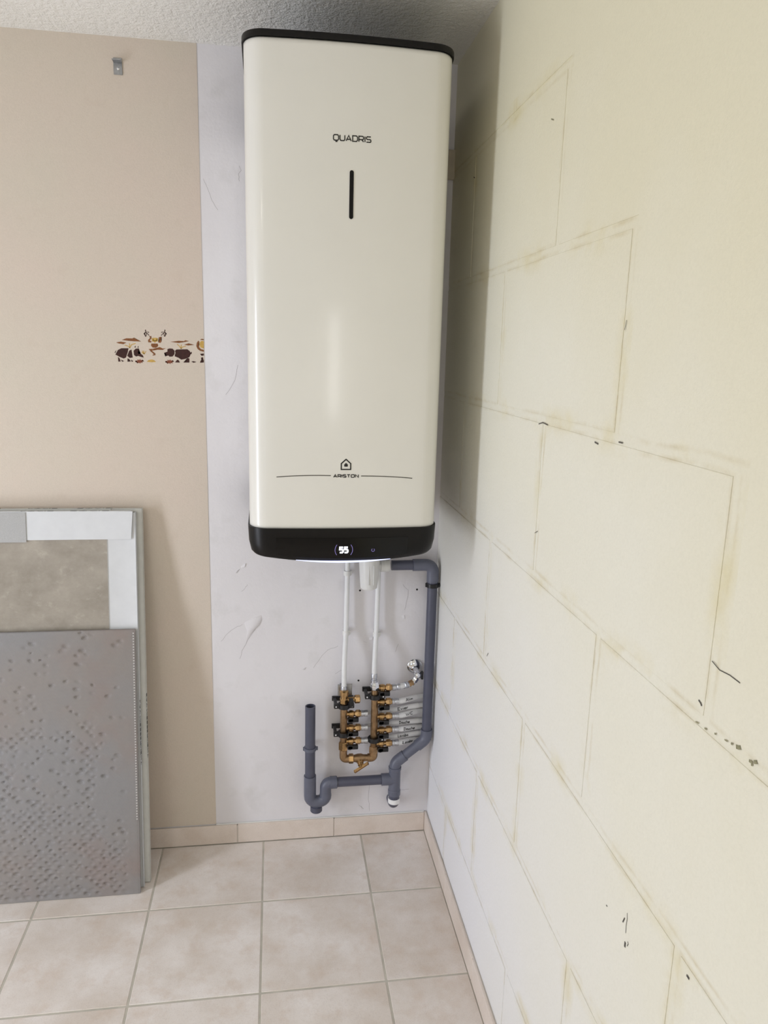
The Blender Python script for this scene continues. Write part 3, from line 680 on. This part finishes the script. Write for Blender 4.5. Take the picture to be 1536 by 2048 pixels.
def print_on(O, up, nn, x, n, s, txt, width, h, parent, side):
    if side: mp = lambda u, v, t: O+Vector((x+t, 0, 0))+up*(s-u)+nn*(n+v)
    else: mp = lambda u, v, t: O+Vector((x+u, 0, 0))+up*(s+t)+nn*(n-v)
    o = link('print', text(bmesh.new(), txt, CAPS, width, mp, h*0.28, 0.5, 0.0003, 1, h), INK, parent, smooth=False); return o
sA = (at(285, 1450, -0.10).z)/up1.z
print_on(O1, up1, nn1, XR1+0.0001, T1*0.55, sA, 'EAV NISSBERMENT', 0.205, 0.0095, rear, True)
print_on(O2, up1, nn1, XR2+0.0001, T2*0.55, sA-0.012, 'LAV NISSBERMENT', 0.205, 0.0095, front, True)
for xx, tx, wd_ in ((-1.235, 'LAVIS', 0.09), (-1.085, 'EAVIS', 0.11), (-1.40, 'NTS', 0.1)):
    print_on(O2, up1, nn1, xx, T2*0.5, L2+0.0009, tx, wd_, 0.008, front, False)
    print_on(O1, up1, nn1, xx+0.01, T1*0.5, L1+0.0006, tx, wd_*0.9, 0.008, rear, False)
# relief tile standing in front, back face outwards
y2f = lambda s: O2+up1*s+nn1*(T2+0.0055)
xr3 = at(270, 1500, -0.2).x
O3 = Vector((0, -0.2165, 0)); zt3 = 0.0
ptop = at(132, 1268, -0.135); L3 = ptop.z/up1.z
up3 = (O2+up1*L3+nn1*(T2+0.0062)-O3).normalized(); nn3 = Vector((0, -up3.z, up3.y)); T3 = 0.009
XL3 = -1.545
bm = bmesh.new(); NX, NZ = 200, 262; V = []
rnd = random.Random(3); amp = {}
for i in range(NX+1):
    for kz in range(NZ+1):
        x = XL3+(xr3-XL3)*i/NX; s = L3*kz/NZ; dent = 0.0
        for rowk in (int(s/0.0132), int(s/0.0132)+1):
            off = 0.0145 if rowk % 2 else 0.0
            ck = round((x-off)/0.029)
            key = (rowk, ck)
            if key not in amp:
                f = rnd.random(); z_ = rowk*0.0132
                lowp = 0.85 if z_ < 0.30 else (0.6 if z_ < 0.55 else 0.28)
                u_ = (xr3-(ck*0.029+off))
                if u_ < 0.03 or z_ < 0.008 or z_ > L3-0.008: lowp = 0.0
                if u_ < 0.12 and z_ > 0.18: lowp *= 0.25
                amp[key] = (0.0062*(0.35+0.65*rnd.random()) if f < lowp else 0.0, rnd.uniform(-.004, .004), rnd.uniform(-.0025, .0025), rnd.uniform(0.55, 1.15))
            a_, jx, jz, sc = amp[key]
            if a_:
                dx = (x-(ck*0.029+off)-jx)/(0.0105*sc); dzz = (s-rowk*0.0132-jz+0.35*dx*(0.004 if (rowk+ck) % 3 else -0.002))/(0.0055*sc); q = dx*dx+dzz*dzz
                if q < 1: dent = max(dent, a_*(1-q)**0.8)
        e_ = 0.003 if (xr3-x < 0.004 or L3-s < 0.003) else 0.0
        V.append(bm.verts.new(Vector((x, 0, 0))+O3+up3*s+nn3*(T3-dent-e_*0.3)))
for i in range(NX):
    for kz in range(NZ):
        a_ = i*(NZ+1)+kz; bm.faces.new((V[a_], V[a_+NZ+1], V[a_+NZ+2], V[a_+1]))
Bk = [bm.verts.new(Vector((x, 0, 0))+O3+up3*s) for x, s in ((XL3, 0), (xr3, 0), (xr3, L3), (XL3, L3))]
bm.faces.new(Bk)
bm.faces.new([Bk[0], Bk[1]]+[V[i*(NZ+1)] for i in range(NX, -1, -1)]); bm.faces.new([Bk[3], Bk[2]]+[V[i*(NZ+1)+NZ] for i in range(NX, -1, -1)])
bm.faces.new([Bk[1], Bk[2]]+[V[NX*(NZ+1)+kz] for kz in range(NZ, -1, -1)]); bm.faces.new([Bk[0], Bk[3]]+[V[kz] for kz in range(NZ, -1, -1)])
rel = thing('relief_tile', (xr3-0.2, -0.22, 0), 'grey tile with dimpled back outwards, leaning in front of the wrapped tiles', 'tile')
link('slab', bm, RELIEF, rel, angle=80)
bm = bmesh.new(); s = 0.24
while s < L3-0.012:
    slab_box(bm, O3, up3, nn3, xr3-0.0075, xr3-0.0035, s, s+0.0042, T3-0.0005, T3+0.0012); s += 0.0085
st = link('edge_ribs', bm, simple('pale_glaze_ribs', srgb(196, 192, 190), 0.5), rel, smooth=False); st['kind'] = 'stuff'

# added fill: unseen round ceiling lamp to brighten the floor
lamp = thing('fill_lamp', (-1.9, -2.9, H), 'unseen round ceiling lamp added as fill for the floor', 'lamp')
link('base', lathe(bmesh.new(), (-1.9, -2.9, H-0.0005), (0, 0, -1), [(0, 0), (0, 0.19), (0.018, 0.19), (0.02, 0.0)], 32), WHITEPLASTIC, lamp)
ld = bpy.data.lights.new('fill_lamp_light', 'AREA'); ld.shape = 'DISK'; ld.size = 0.34; ld.energy = 10; ld.color = (1.0, 0.94, 0.84)
lo_ = bpy.data.objects.new('fill_lamp_light', ld); COL.objects.link(lo_); lo_.location = (-1.9, -2.9, H-0.03)

# ------------------------------------------------------------------ plumbing
YG = -0.052                      # axis of the grey drain pipes, in front of the wall
RG = 0.0165
def P(px, py, y=YG): return at(px, py, y)
# ---- drain from the funnel to the floor
drain = thing('drain_pipe', (P(858, 1300).x, YG, 0.1), 'grey PVC drain running from the white funnel down the corner to a tee', 'pipe')
xv = P(859.5, 1300).x; zt_ = P(820, 1130).z
pA, pB = Vector((P(783, 1130).x, YG, zt_)), Vector((xv, YG, zt_))
zD = P(857, 1477).z
pT = P(793, 1530); xT = P(789, 1560).x
pC = Vector((xv, YG, zD)); pDg = Vector((xT, YG, P(795, 1525).z))
zTee = P(780, 1558).z
link('top_pipe', rod(bmesh.new(), pA, Vector((P(832, 1126).x, YG, zt_)), RG, 24), PVCDARK, drain)
link('elbow', tube(bmesh.new(), smooth_path([Vector((P(826, 1126).x, YG, zt_)), pB, Vector((xv, YG, P(860, 1163).z))], 0.040, 8), RG+0.0032, 24), PVC, drain)
link('vertical_pipe', rod(bmesh.new(), Vector((xv, YG, P(860, 1160).z)), Vector((xv, YG, zD)), RG, 24), PVCDARK, drain)
dd = (pDg-pC).normalized()
link('elbow', tube(bmesh.new(), smooth_path([pC+Vector((0, 0, 0.036)), pC, pC+dd*0.040], 0.022, 6), RG+0.003, 24), PVC, drain)
link('slanted_pipe', rod(bmesh.new(), pC+dd*0.02, pDg-dd*0.01, RG, 24), PVC, drain)
link('elbow', tube(bmesh.new(), smooth_path([pDg-dd*0.042, pDg, pDg+Vector((0, 0, -0.030))], 0.022, 6), RG+0.003, 24), PVC, drain)
zl = P(787, 1588).z
bm = lathe(bmesh.new(), Vector((xT, YG, pDg.z-0.014)), (0, 0, -1), [(0, RG+0.003), (0.001, RG+0.0055), (0.010, RG+0.0055), (0.012, RG+0.0035), (pDg.z-0.014-zl-0.02, RG+0.0035), (pDg.z-0.014-zl-0.018, RG+0.005), (pDg.z-0.014-zl, RG+0.005)], 28)
rod(bm, Vector((xT, YG, zTee)), Vector((xT-0.046, YG, zTee)), RG+0.004, 24)
link('tee', bm, PVC, drain)
zE = P(786, 1604).z
link('floor_elbow', tube(bmesh.new(), smooth_path([Vector((xT, YG, zl+0.006)), Vector((xT, YG, zE-0.008)), Vector((xT, -0.001, zE-0.016))], 0.022, 7), RG+0.0022, 24), PVCDARK, drain)
zs = P(788, 1599).z
tag(link('sticker', ring(bmesh.new(), Vector((xT, YG, zs-0.0085)), (0, 0, 1), RG+0.0021, RG+0.0042, 0.017, 28), TAPE, drain), 'white paper sticker ring')
bm = bmesh.new(); xe = P(672, 1558).x
rod(bm, Vector((xT-0.03, YG, zTee)), Vector((xe+0.0045, YG, zTee)), RG, 24); link('branch_pipe', bm, PVCDARK, drain)
# ---- trap and standpipe
xs1, xs2 = P(620, 1560).x, P(651, 1580).x; xs1b = P(623, 1480).x
trap = thing('standpipe_trap', (xs1, YG, 0.1), 'grey PVC open standpipe with bottle trap, left of the brass manifolds', 'pipe')
zTop, zS = P(624, 1412).z, P(621, 1551).z
bm = bmesh.new(); ring(bm, Vector((xs1, YG, zS-0.02)), (0, 0, 1), RG-0.003, RG+0.0006, zTop-zS+0.02, 28)
link('standpipe', bm, PVCDARK, trap)
zU = P(632, 1592).z; ru = (xs2-xs1)/2
pth = [Vector((xs1, YG, zS)), Vector((xs1, YG, zU+0.004))]+[Vector((xs1+ru-ru*math.cos(R(a)), YG, zU-0.78*ru*math.sin(R(a)))) for a in range(15, 180, 15)]+[Vector((xs2, YG, zU+0.004))]
top = smooth_path([Vector((xs2, YG, zU+0.01)), Vector((xs2, YG, zTee)), Vector((xe+0.004, YG, zTee))], 0.034, 8)
rl = [RG+0.004]*len(pth)+[RG+0.0028]*len(top)
link('trap_bend', tube(bmesh.new(), pth+top, rl, 28), PVC, trap)
link('socket', lathe(bmesh.new(), Vector((xe-0.022, YG, zTee)), (1, 0, 0), [(0, RG+0.002), (0.001, RG+0.0045), (0.024, RG+0.0045), (0.025, RG+0.001)], 28), PVC, trap)
xc = xs1+ru*0.82; zc = zU-0.78*ru-RG-0.004
bm = lathe(bmesh.new(), Vector((xc, YG, zc+0.034)), (0, 0, -1), [(0, 0.014), (0.028, 0.0165), (0.030, 0.0205), (0.047, 0.0205), (0.050, 0.018), (0.051, 0)], 24)
for a in range(0, 360, 45): bm2 = box(bm, (xc+0.0150*math.cos(R(a))-0.0014, YG+0.0150*math.sin(R(a))-0.0014, zc+0.010), (xc+0.0150*math.cos(R(a))+0.0014, YG+0.0150*math.sin(R(a))+0.0014, zc+0.030))
link('cleanout_plug', bm, PVCDARK, trap)
def pipe_clip(name, x, y, z, r, mat, parent, depth_to=0.0, label=None, w_=0.011):
    bm = ring(bmesh.new(), Vector((x, y, z-w_/2)), (0, 0, 1), r, r+0.0035, w_, 24)
    box(bm, (x-0.007, y+r, z-w_/2), (x+0.007, depth_to, z+w_/2), 0.0008)
    box(bm, (x+r+0.001, y-0.004, z-w_/2), (x+r+0.009, y+0.004, z+w_/2), 0.001)
    box(bm, (x-r-0.007, y-0.004, z-w_/2), (x-r-0.001, y+0.004, z+w_/2), 0.001)
    o = link(name, bm, mat, parent)
    if label: o['label'] = label
    return o
pipe_clip('pipe_clip', xs1, YG, P(621, 1497).z, RG+0.0006, PVC, trap)
pipe_clip('pipe_clip', xv, YG, P(860, 1170).z, RG, RUBBER, drain, label='black pipe clip', w_=0.013)
bm = rod(bmesh.new(), Vector((xv+0.012, YG-0.005, P(860, 1170).z)), Vector((-0.0005, YG-0.005, P(860, 1170).z)), 0.0045, 10); link('clip_stud', bm, RUBBER, drain)
# thin white trunking in the corner behind the vertical drain
zc1, zc0 = P(872, 1180, -0.01).z, P(866, 1478, -0.01).z
tag(link('cable_trunking', bx((-0.0115, -0.0125, zc0), (-0.0003, -0.0005, zc1), 0.0012), WHITEPLASTIC), 'thin white cable trunking in the corner behind the grey drain', 'trunking')

# ---- white funnel under the heater
YFN = -0.076
xf = P(738, 1150, YFN).x; zf0, zf1 = P(736, 1177, YFN).z, P(738, 1122, YFN).z
fun = thing('siphon_funnel', (xf, YFN, zf0), 'white plastic drain siphon cup hanging below the water heater', 'siphon')
RF = 0.033
link('cup', lathe(bmesh.new(), Vector((xf, YFN, zf0)), (0, 0, 1), [(0, 0), (0.0, 0.022), (0.004, 0.0265), (0.03, 0.029), (zf1-zf0, RF), (zf1-zf0+0.02, RF), (zf1-zf0+0.03, 0.026), (zf1-zf0+0.031, 0)], 28), WHITEPLASTIC, fun)
link('inlet_tube', rod(bmesh.new(), Vector((xf, YFN, zf1+0.02)), Vector((xf, YFN, 1.1470)), 0.013, 16), WHITEPLASTIC, fun)
for s_ in (0, 1):
    link('rib', bx((xf-0.006+s_*0.016, YFN-0.032, zf0+0.02), (xf-0.003+s_*0.016, YFN-0.020, zf1-0.006), 0.0008), WHITEPLASTIC, fun)
xo = P(771, 1133, YFN).x
bm = lathe(bmesh.new(), Vector((xf+0.014, YG, zt_)), (1, 0, 0), [(0, 0.016), (xo-xf-0.028, 0.018), (xo-xf-0.026, 0.0212), (xo-xf-0.014, 0.0212), (xo-xf-0.013, 0.0200), (xo-xf-0.001, 0.0200), (xo-xf+0.002, 0.018)], 24)
link('outlet_nut', bm, WHITEPLASTIC, fun)

# ---- brass manifolds
YM = -0.060
def MP(px, py, y=YM): return at(px, py, y)
def zM(px, py): return MP(px, py).z
def valve(parent, x, z, xn, k3, nut=True):
    """branch with a little ball valve: body, black lever below it, union nut"""
    bm = bmesh.new()
    lathe(bm, Vector((x+0.008, YM, z)), (1, 0, 0), [(0, 0.0085), (0.008, 0.0085), (0.009, 0.0115), (0.016, 0.0125), (0.024, 0.0115), (0.026, 0.0085), (xn-x-0.008, 0.0080)], 14)
    lathe(bm, Vector((x+0.024, YM, z)), (0, -0.8, -0.6), [(0, 0.007), (0.015, 0.007), (0.016, 0.005), (0.018, 0.005)], 12)
    v = link('valve', bm, BRASS, parent)
    hb = bmesh.new()
    c_ = Vector((x+0.026, YM-0.0135, z-0.0105))
    box(hb, (c_.x-0.014, c_.y-0.0085, c_.z-0.0105), (c_.x+0.022, c_.y+0.0035, c_.z+0.0045), 0.0028, 2)
    rod(hb, c_+Vector((-0.006, -0.0085, -0.002)), c_+Vector((-0.006, 0.004, -0.002)), 0.0092, 14)
    h_ = tag(link('lever', hb, RUBBER, v), 'black lever')
    if nut:
        nb = hexnut(bmesh.new(), Vector((xn-0.010, YM, z)), Vector((xn+0.006, YM, z)), 0.0125, 0.2)
        lathe(nb, Vector((xn+0.005, YM, z)), (1, 0, 0), [(0, 0.0100), (0.004, 0.0095)], 14)
        tag(link('union_nut', nb, BRASS, v), 'brass union nut')
    return v
def clamp(parent, x, z, w_=0.036, h_=0.015, foot=True, wl=0.034):
    """black two-piece holder around the bar, on a bracket to the wall"""
    bm = ring(bmesh.new(), Vector((x, YM, z-h_/2)), (0, 0, 1), 0.0140, 0.0195, h_, 20)
    for sx in (-1, 1):
        box(bm, (x+sx*0.016 if sx > 0 else x-wl, YM-0.008, z-h_/2), (x+0.034 if sx > 0 else x-0.016, YM+0.008, z+h_/2), 0.0025, 2)
        if foot: box(bm, (x+sx*0.027-0.005, YM+0.006, z-h_/2+0.002), (x+sx*0.027+0.005, -0.008, z+h_/2-0.002), 0.001)
    if foot: box(bm, (x-0.036, -0.010, z-h_/2), (x+0.036, -0.0005, z+h_/2), 0.001)
    o = tag(link('pipe_holder', bm, RUBBER, parent), 'black pipe holder')
    for sx in (-1, 1):
        link('screw', lathe(bmesh.new(), Vector((x+sx*0.027, YM-0.008, z)), (0, -1, 0), [(0, 0.0030), (0.0012, 0.0028), (0.0018, 0.0015), (0.0018, 0)], 10), CHROME, o)
    return o
RB = 0.0122
# left (hot) manifold
xl = MP(687.5, 1445).x
ml = thing('brass_manifold', (xl, YM, zM(688, 1490)), 'left brass manifold with three levers, nearer the open standpipe', 'manifold', 'brass manifolds')
z1, z0 = zM(689, 1410), zM(687, 1476)
link('bar', lathe(bmesh.new(), Vector((xl, YM, zM(688, 1484))), (0, 0, 1), [(0, RB*0.9), (0.002, RB), (zM(690, 1404)-zM(688, 1484), RB), (zM(690, 1404)-zM(688, 1484)+0.002, RB*0.8)], 24), BRASSDULL, ml)
bm = hexnut(bmesh.new(), Vector((xl, YM, zM(690, 1406))), Vector((xl, YM, zM(690, 1396))), 0.0155, 0.1)
lathe(bm, Vector((xl, YM, zM(690, 1397))), (0, 0, 1), [(0, 0.0125), (0.012, 0.0125), (0.013, 0.0150), (0.026, 0.0150), (0.030, 0.011)], 16)
link('top_union', bm, BRASS, ml)
zo = zM(716, 1398)
bm = rod(bmesh.new(), Vector((xl+0.008, YM, zo)), Vector((MP(711, 1398).x, YM, zo)), 0.0085, 14); hexnut(bm, Vector((MP(709, 1398).x, YM, zo)), Vector((MP(720, 1398).x, YM, zo)), 0.0140, 0.2)
vt = link('capped_outlet', bm, BRASS, ml)
tag(link('lever', bx((xl+0.015, YM-0.024, zo-0.016), (xl+0.030, YM-0.006, zo+0.008), 0.003, 2), RUBBER, vt), 'black lever')
for py in (1427, 1455, 1481): valve(ml, xl, zM(715, py), MP(717, py).x, 0)
clamp(ml, xl, zM(688, 1411)); clamp(ml, xl, zM(688, 1467))
bm = hexnut(bmesh.new(), Vector((xl, YM, zM(688, 1483))), Vector((xl, YM, zM(688, 1499))), 0.0165, 0.3)
link('end_nut', bm, BRASS, ml)
# right (cold) manifold
xr = MP(748.5, 1445).x
mr = thing('brass_manifold', (xr, YM, zM(748, 1495)), 'right brass manifold with five levers, nearest the labelled pipes', 'manifold', 'brass manifolds')
link('bar', lathe(bmesh.new(), Vector((xr, YM, zM(748, 1494))), (0, 0, 1), [(0, RB*0.9), (0.002, RB), (zM(749, 1376)-zM(748, 1494), RB), (zM(749, 1376)-zM(748, 1494)+0.002, RB*0.8)], 24), BRASSDULL, mr)
for py in (1375, 1403, 1432, 1459, 1486): valve(mr, xr, zM(778, py), MP(778, py).x, 0)
clamp(mr, xr, zM(748, 1392)); clamp(mr, xr, zM(748, 1478), foot=False, wl=0.0205)
link('end_nut', hexnut(bmesh.new(), Vector((xr, YM, zM(748, 1492))), Vector((xr, YM, zM(748, 1505))), 0.0160, 0.3), BRASSDULL, mr)
# chromed union on top of the right manifold
zq = zM(749, 1377)
bm = lathe(bmesh.new(), Vector((xr, YM, zq-0.004)), (0, 0, 1), [(0, 0.0125), (0.003, 0.0150), (0.012, 0.0165), (0.022, 0.0150), (0.026, 0.0120), (0.030, 0.0120)], 8)
tag(link('top_union', bm, CHROME, mr), 'chromed union')
# bridge between the two lower ends: elbows and a drain valve with a butterfly handle
br2 = thing('drain_valve', (MP(720, 1515).x, YM, zM(720, 1530)), 'brass valve with slanted butterfly handle joining both manifolds at the bottom', 'valve')
zb2 = zM(720, 1516)
link('elbow', tube(bmesh.new(), smooth_path([Vector((xl, YM, zM(688, 1498))), Vector((xl, YM, zb2)), Vector((xl+0.022, YM, zb2))], 0.016, 6), 0.0130, 18), BRASSDULL, br2)
link('elbow', tube(bmesh.new(), smooth_path([Vector((xr, YM, zM(748, 1504))), Vector((xr, YM, zb2)), Vector((xr-0.020, YM, zb2))], 0.016, 6), 0.0140, 18), BRASSDULL, br2)
bm = hexnut(bmesh.new(), Vector((MP(697, 1516).x, YM, zb2)), Vector((MP(707, 1516).x, YM, zb2)), 0.0165, 0.1)
link('union_nut', bm, BRASS, br2)
xm = MP(718, 1516).x
bm = lathe(bmesh.new(), Vector((MP(706, 1516).x, YM, zb2)), (1, 0, 0), [(0, 0.0115), (0.006, 0.0125), (0.016, 0.0150), (0.028, 0.0150), (0.036, 0.0120), (0.050, 0.0115)], 18)
link('valve_body', bm, BRASSDULL, br2)
ax = Vector((0.10, -0.80, -0.60)).normalized(); o_ = Vector((xm+0.002, YM, zb2))
bm = lathe(bmesh.new(), o_, ax, [(0, 0.012), (0.016, 0.012), (0.018, 0.0100), (0.026, 0.0100), (0.027, 0.007), (0.034, 0.007)], 16)
link('stem', bm, BRASS, br2)
hc = o_+ax*0.033; hd = Vector((0.82, 0.0, 0.55)).normalized(); side_ = hd.cross(ax).normalized()
bm = bmesh.new(); box(bm, (-1, -1, -1), (1, 1, 1))
for v in bm.verts: v.co = hc+hd*(v.co.x*0.026)+side_*(v.co.y*0.0040)+ax*(v.co.z*0.0028)
bmesh.ops.bevel(bm, geom=bm.edges[:], offset=0.0015, segments=2, affect='EDGES')
tag(link('butterfly_handle', bm, BRASS, br2), 'flat polished handle')

# ---- supply pipes coming down from the heater
for (tx, ty, cx, cyp, bxp, byp, ybot, lab) in ((695.5, 1128, 692, 1265, 688, 1374, YM+0.006, 'left white supply pipe from heater down to left brass manifold'),
                                            (757, 1145, 752.5, 1268, 748.5, 1348, YM, 'right white supply pipe from heater down to right brass manifold')):
    ytop = -0.0215
    a, c_, b = at(tx, ty, ytop), at(cx, cyp, ytop-0.004), at(bxp, byp, ybot)
    sp_ = thing('supply_pipe', (b.x, ybot, b.z), lab, 'pipe', 'supply pipes under the heater')
    p0 = Vector((a.x, ytop-0.012, 1.1470)); p1_ = Vector((a.x, ytop, 1.05))
    path = smooth_path([p0, p1_, a, c_, Vector((b.x, ybot, c_.z-0.10)), b], 0.05, 6)
    link('pipe', tube(bmesh.new(), path, 0.0083, 18), WHITEPIPE, sp_)
    for cc, yy in ((c_, ytop-0.004), (at(tx-1, 1146, ytop), ytop)):
        if lab.startswith('right') and cc is not c_: continue
        bm = ring(bmesh.new(), Vector((cc.x, yy, cc.z-0.008)), (0, 0, 1), 0.0084, 0.0112, 0.016, 20); box(bm, (cc.x-0.008, yy+0.0085, cc.z-0.008), (cc.x+0.008, -0.0004, cc.z+0.008), 0.001)
        box(bm, (cc.x+0.009, yy-0.002, cc.z-0.007), (cc.x+0.015, yy+0.006, cc.z+0.007), 0.001)
        link('pipe_clip', bm, WHITEPLASTIC, sp_)
    if lab.startswith('left'):
        bm = lathe(bmesh.new(), b+Vector((0, 0, 0.004)), (0, 0, -1), [(0, 0.0098), (0.002, 0.0104), (0.010, 0.0104), (0.011, 0.0112), (0.013, 0.0112), (0.015, 0.0104), (0.024, 0.0104)], 18)
        link('press_sleeve', bm, SLEEVE, sp_)
        zz = zM(692, 1384)
        tag(link('bracket_plate', bx((xl-0.020, YM+0.018, zz-0.022), (xl+0.028, YM+0.0205, zz+0.019), 0.0006), STEEL, sp_), 'galvanised plate behind the pipe end')
        link('bracket_foot', bx((xl-0.010, YM+0.0205, zz-0.006), (xl+0.010, -0.0004, zz+0.004)), STEEL, sp_)
    else:
        zt2 = zM(748, 1366)
        bm = lathe(bmesh.new(), b+Vector((0, 0, 0.002)), (0, 0, -1), [(0, 0.0095), (0.002, 0.0104), (0.014, 0.0104), (0.016, 0.0085), (0.021, 0.0085), (0.022, 0.0118), (0.030, 0.0118), (0.031, 0.008), (b.z+0.002-zq-0.020, 0.008)], 18)
        link('press_sleeve', bm, SLEEVE, sp_)

# ---- labelled branch pipes running to the right wall
def branch(lab, txt, pts, r, sleeve_at, tape, tsize, grp=None):
    P3 = [Vector(p) for p in pts]; path = smooth_path(P3, 0.03, 5)
    t_ = thing('branch_pipe', P3[0], lab, 'pipe', grp)
    link('pipe', tube(bmesh.new(), path, r, 16), WHITEPIPE, t_)
    s0 = P3[0]; d = (path[1]-path[0]).normalized()
    link('press_sleeve', lathe(bmesh.new(), s0-d*0.001, d, [(0, r+0.0005), (0.001, r+0.0024), (0.006, r+0.0024), (0.007, r+0.0014), (0.012, r+0.0014), (0.013, r+0.0024), (0.023, r+0.0024), (0.024, r+0.0006)], 16), SLEEVE, t_)
    if txt:
        # white tape along the pipe from px position tape[0] to tape[1], word in black ink on it
        def onx(x):
            for a, b in zip(path, path[1:]):
                if a.x <= x <= b.x: q = (x-a.x)/max(1e-9, b.x-a.x); return a.lerp(b, q)
            return path[-1].copy()
        x0, x1 = tape; A_, seg, ns = [], 16, 12
        bm = tube(bmesh.new(), [onx(x0+(x1-x0)*i/ns) for i in range(ns+1)], r+0.0007, 16)
        tp = tag(link('label_tape', bm, TAPE, t_), 'white tape')
        xc_ = tsize[0]; rr_t = r+0.0010
        def mp(u, v, t):
            c_ = onx(xc_+u); tg = (onx(xc_+u+0.004)-onx(xc_+u-0.004)).normalized()
            e1 = Vector((0, -1, 0)); e1 = (e1-tg*e1.dot(tg)).normalized(); e2 = tg.cross(e1); e2 = e2 if e2.z > 0 else -e2
            an = R(24)+v/rr_t
            return c_+(e1*math.cos(an)+e2*math.sin(an))*(rr_t+t)
        link('handwriting', text(bmesh.new(), txt, HAND, tsize[1], mp, 0.0017, 0.20, 0.0003, 2, 0.0095), INK, tp, smooth=False)
    return t_
rp_ = 0.0086
def wx(px, py, y=YM): return at(px, py, y).x
zz = lambda py: zM(779, py)
for (txt, py, pyr, lab) in (('Alim', 1403, 1391, 'white pipe with taped handwritten Alim, topmost of the labelled pipes'), ('WC', 1432, 1420, 'white pipe with taped handwritten WC'),
                            ('Douche', 1459, 1452, 'white pipe with taped handwritten Douche, the lower of the two Douche pipes'), ('Lavabo', 1486, 1477, 'white pipe with taped handwritten Lavabo, lowest of the labelled pipes')):
    x0 = wx(784, py); ye = -0.0125; e_ = at(842, pyr+1, ye) if txt != 'Lavabo' else at(827, pyr+2, ye)
    branch(lab, txt, [(x0, YM, zz(py)), (x0+0.03, YM, zz(py)), (e_.x-0.01, ye, e_.z), (-0.0015, ye, e_.z+0.002)], rp_, 0, (wx(801, py), wx(836, py)), (wx(817 if txt != 'Lavabo' else 814, py), 0.040 if len(txt) > 4 else 0.026), 'labelled branch pipes')
YL = -0.030
for (txt, py, pyr, pyl, lab) in (('Evier', 1427, 1409, 1421, 'white pipe with handwritten Evier, second of the labelled pipes'), ('Douche', 1455, 1440, 1446, 'white pipe with handwritten Douche, the upper of the two Douche pipes'), ('Lavabo', 1481, 1464, 1474, 'white pipe with handwritten Lavabo, the upper of the two Lavabo pipes')):
    x0 = wx(722, py); ye = -0.030; m_ = at(779, pyl, ye); e_ = at(842, pyr+1, -0.0125)
    branch(lab, txt, [(x0, YM, zM(717, py)), (x0+0.005, YM, zM(717, py)), (wx(735, py, -0.03), ye, at(735, pyl+3, ye).z), (m_.x, ye, m_.z), (e_.x-0.012, -0.0125, e_.z), (-0.0015, -0.0125, e_.z+0.002)], rp_, 0, (at(781, pyl, ye).x, at(838, pyl, ye).x), (at(805 if txt != 'Douche' else 808, pyl, ye).x, 0.036), 'labelled branch pipes')

# ---- chrome stop valve by the vertical drain and its short tail
pv = at(829, 1332, 0); YV = -0.040
sv = thing('stop_valve', (pv.x, YV, pv.z), 'chrome stop valve on the wall beside the vertical grey drain', 'valve')
link('rosette', lathe(bmesh.new(), Vector((pv.x, -0.0003, pv.z)), (0, -1, 0), [(0, 0.0255), (0.003, 0.0255), (0.007, 0.021), (0.010, 0.012), (0.012, 0.0)], 24), CHROME, sv)
pb = at(836, 1350, YV)
bm = rod(bmesh.new(), Vector((pv.x, -0.009, pv.z-0.004)), Vector((pb.x-0.002, YV, pb.z+0.004)), 0.0095, 16)
lathe(bm, pb+Vector((-0.014, 0, 0.003)), (1, 0, -0.15), [(0, 0.006), (0.003, 0.0105), (0.012, 0.013), (0.022, 0.0105), (0.025, 0.007)], 14)
link('valve_body', bm, CHROME, sv)
bm = bx((pb.x+0.009, YV-0.009, pb.z-0.014), (pb.x+0.0175, YV+0.005, pb.z+0.014), 0.003, 2)
tag(link('lever', bm, RUBBER, sv), 'black lever')
pt = at(825, 1367, YV-0.004)
bm = rod(bmesh.new(), pb+Vector((-0.003, 0, 0)), pt, 0.0075, 14); hexnut(bm, pb+Vector((-0.005, -0.001, -0.008)), pb.lerp(pt, 0.75), 0.0105, 0.2)
link('outlet_nut', bm, CHROME, sv)
a = Vector((wx(784, 1373), YM, zz(1375))); b = at(803, 1372, YM+0.002); c_ = at(815, 1369, YV-0.006)
ct = thing('connection_pipe', a, 'short white pipe with steel sleeves from the top lever to the chrome stop valve', 'pipe')
link('pipe', tube(bmesh.new(), smooth_path([a, b, c_, pt], 0.01, 5), 0.0088, 16), WHITEPIPE, ct)
for s_, e_ in ((a.lerp(b, 0.02), a.lerp(b, 0.85)), (b.lerp(c_, 0.35), c_)):
    d = (e_-s_); link('press_sleeve', lathe(bmesh.new(), s_, d, [(0, 0.0095), (0.001, 0.0112), (d.length*0.4, 0.0112), (d.length*0.45, 0.0102), (d.length*0.6, 0.0102), (d.length*0.65, 0.0112), (d.length, 0.0112)], 16), SLEEVE, ct)
bm = hexnut(bmesh.new(), c_.lerp(pt, 0.25), pt.lerp(pb, 0.15), 0.0110, 0.3); link('elbow_nut', bm, BRASSDULL, ct)
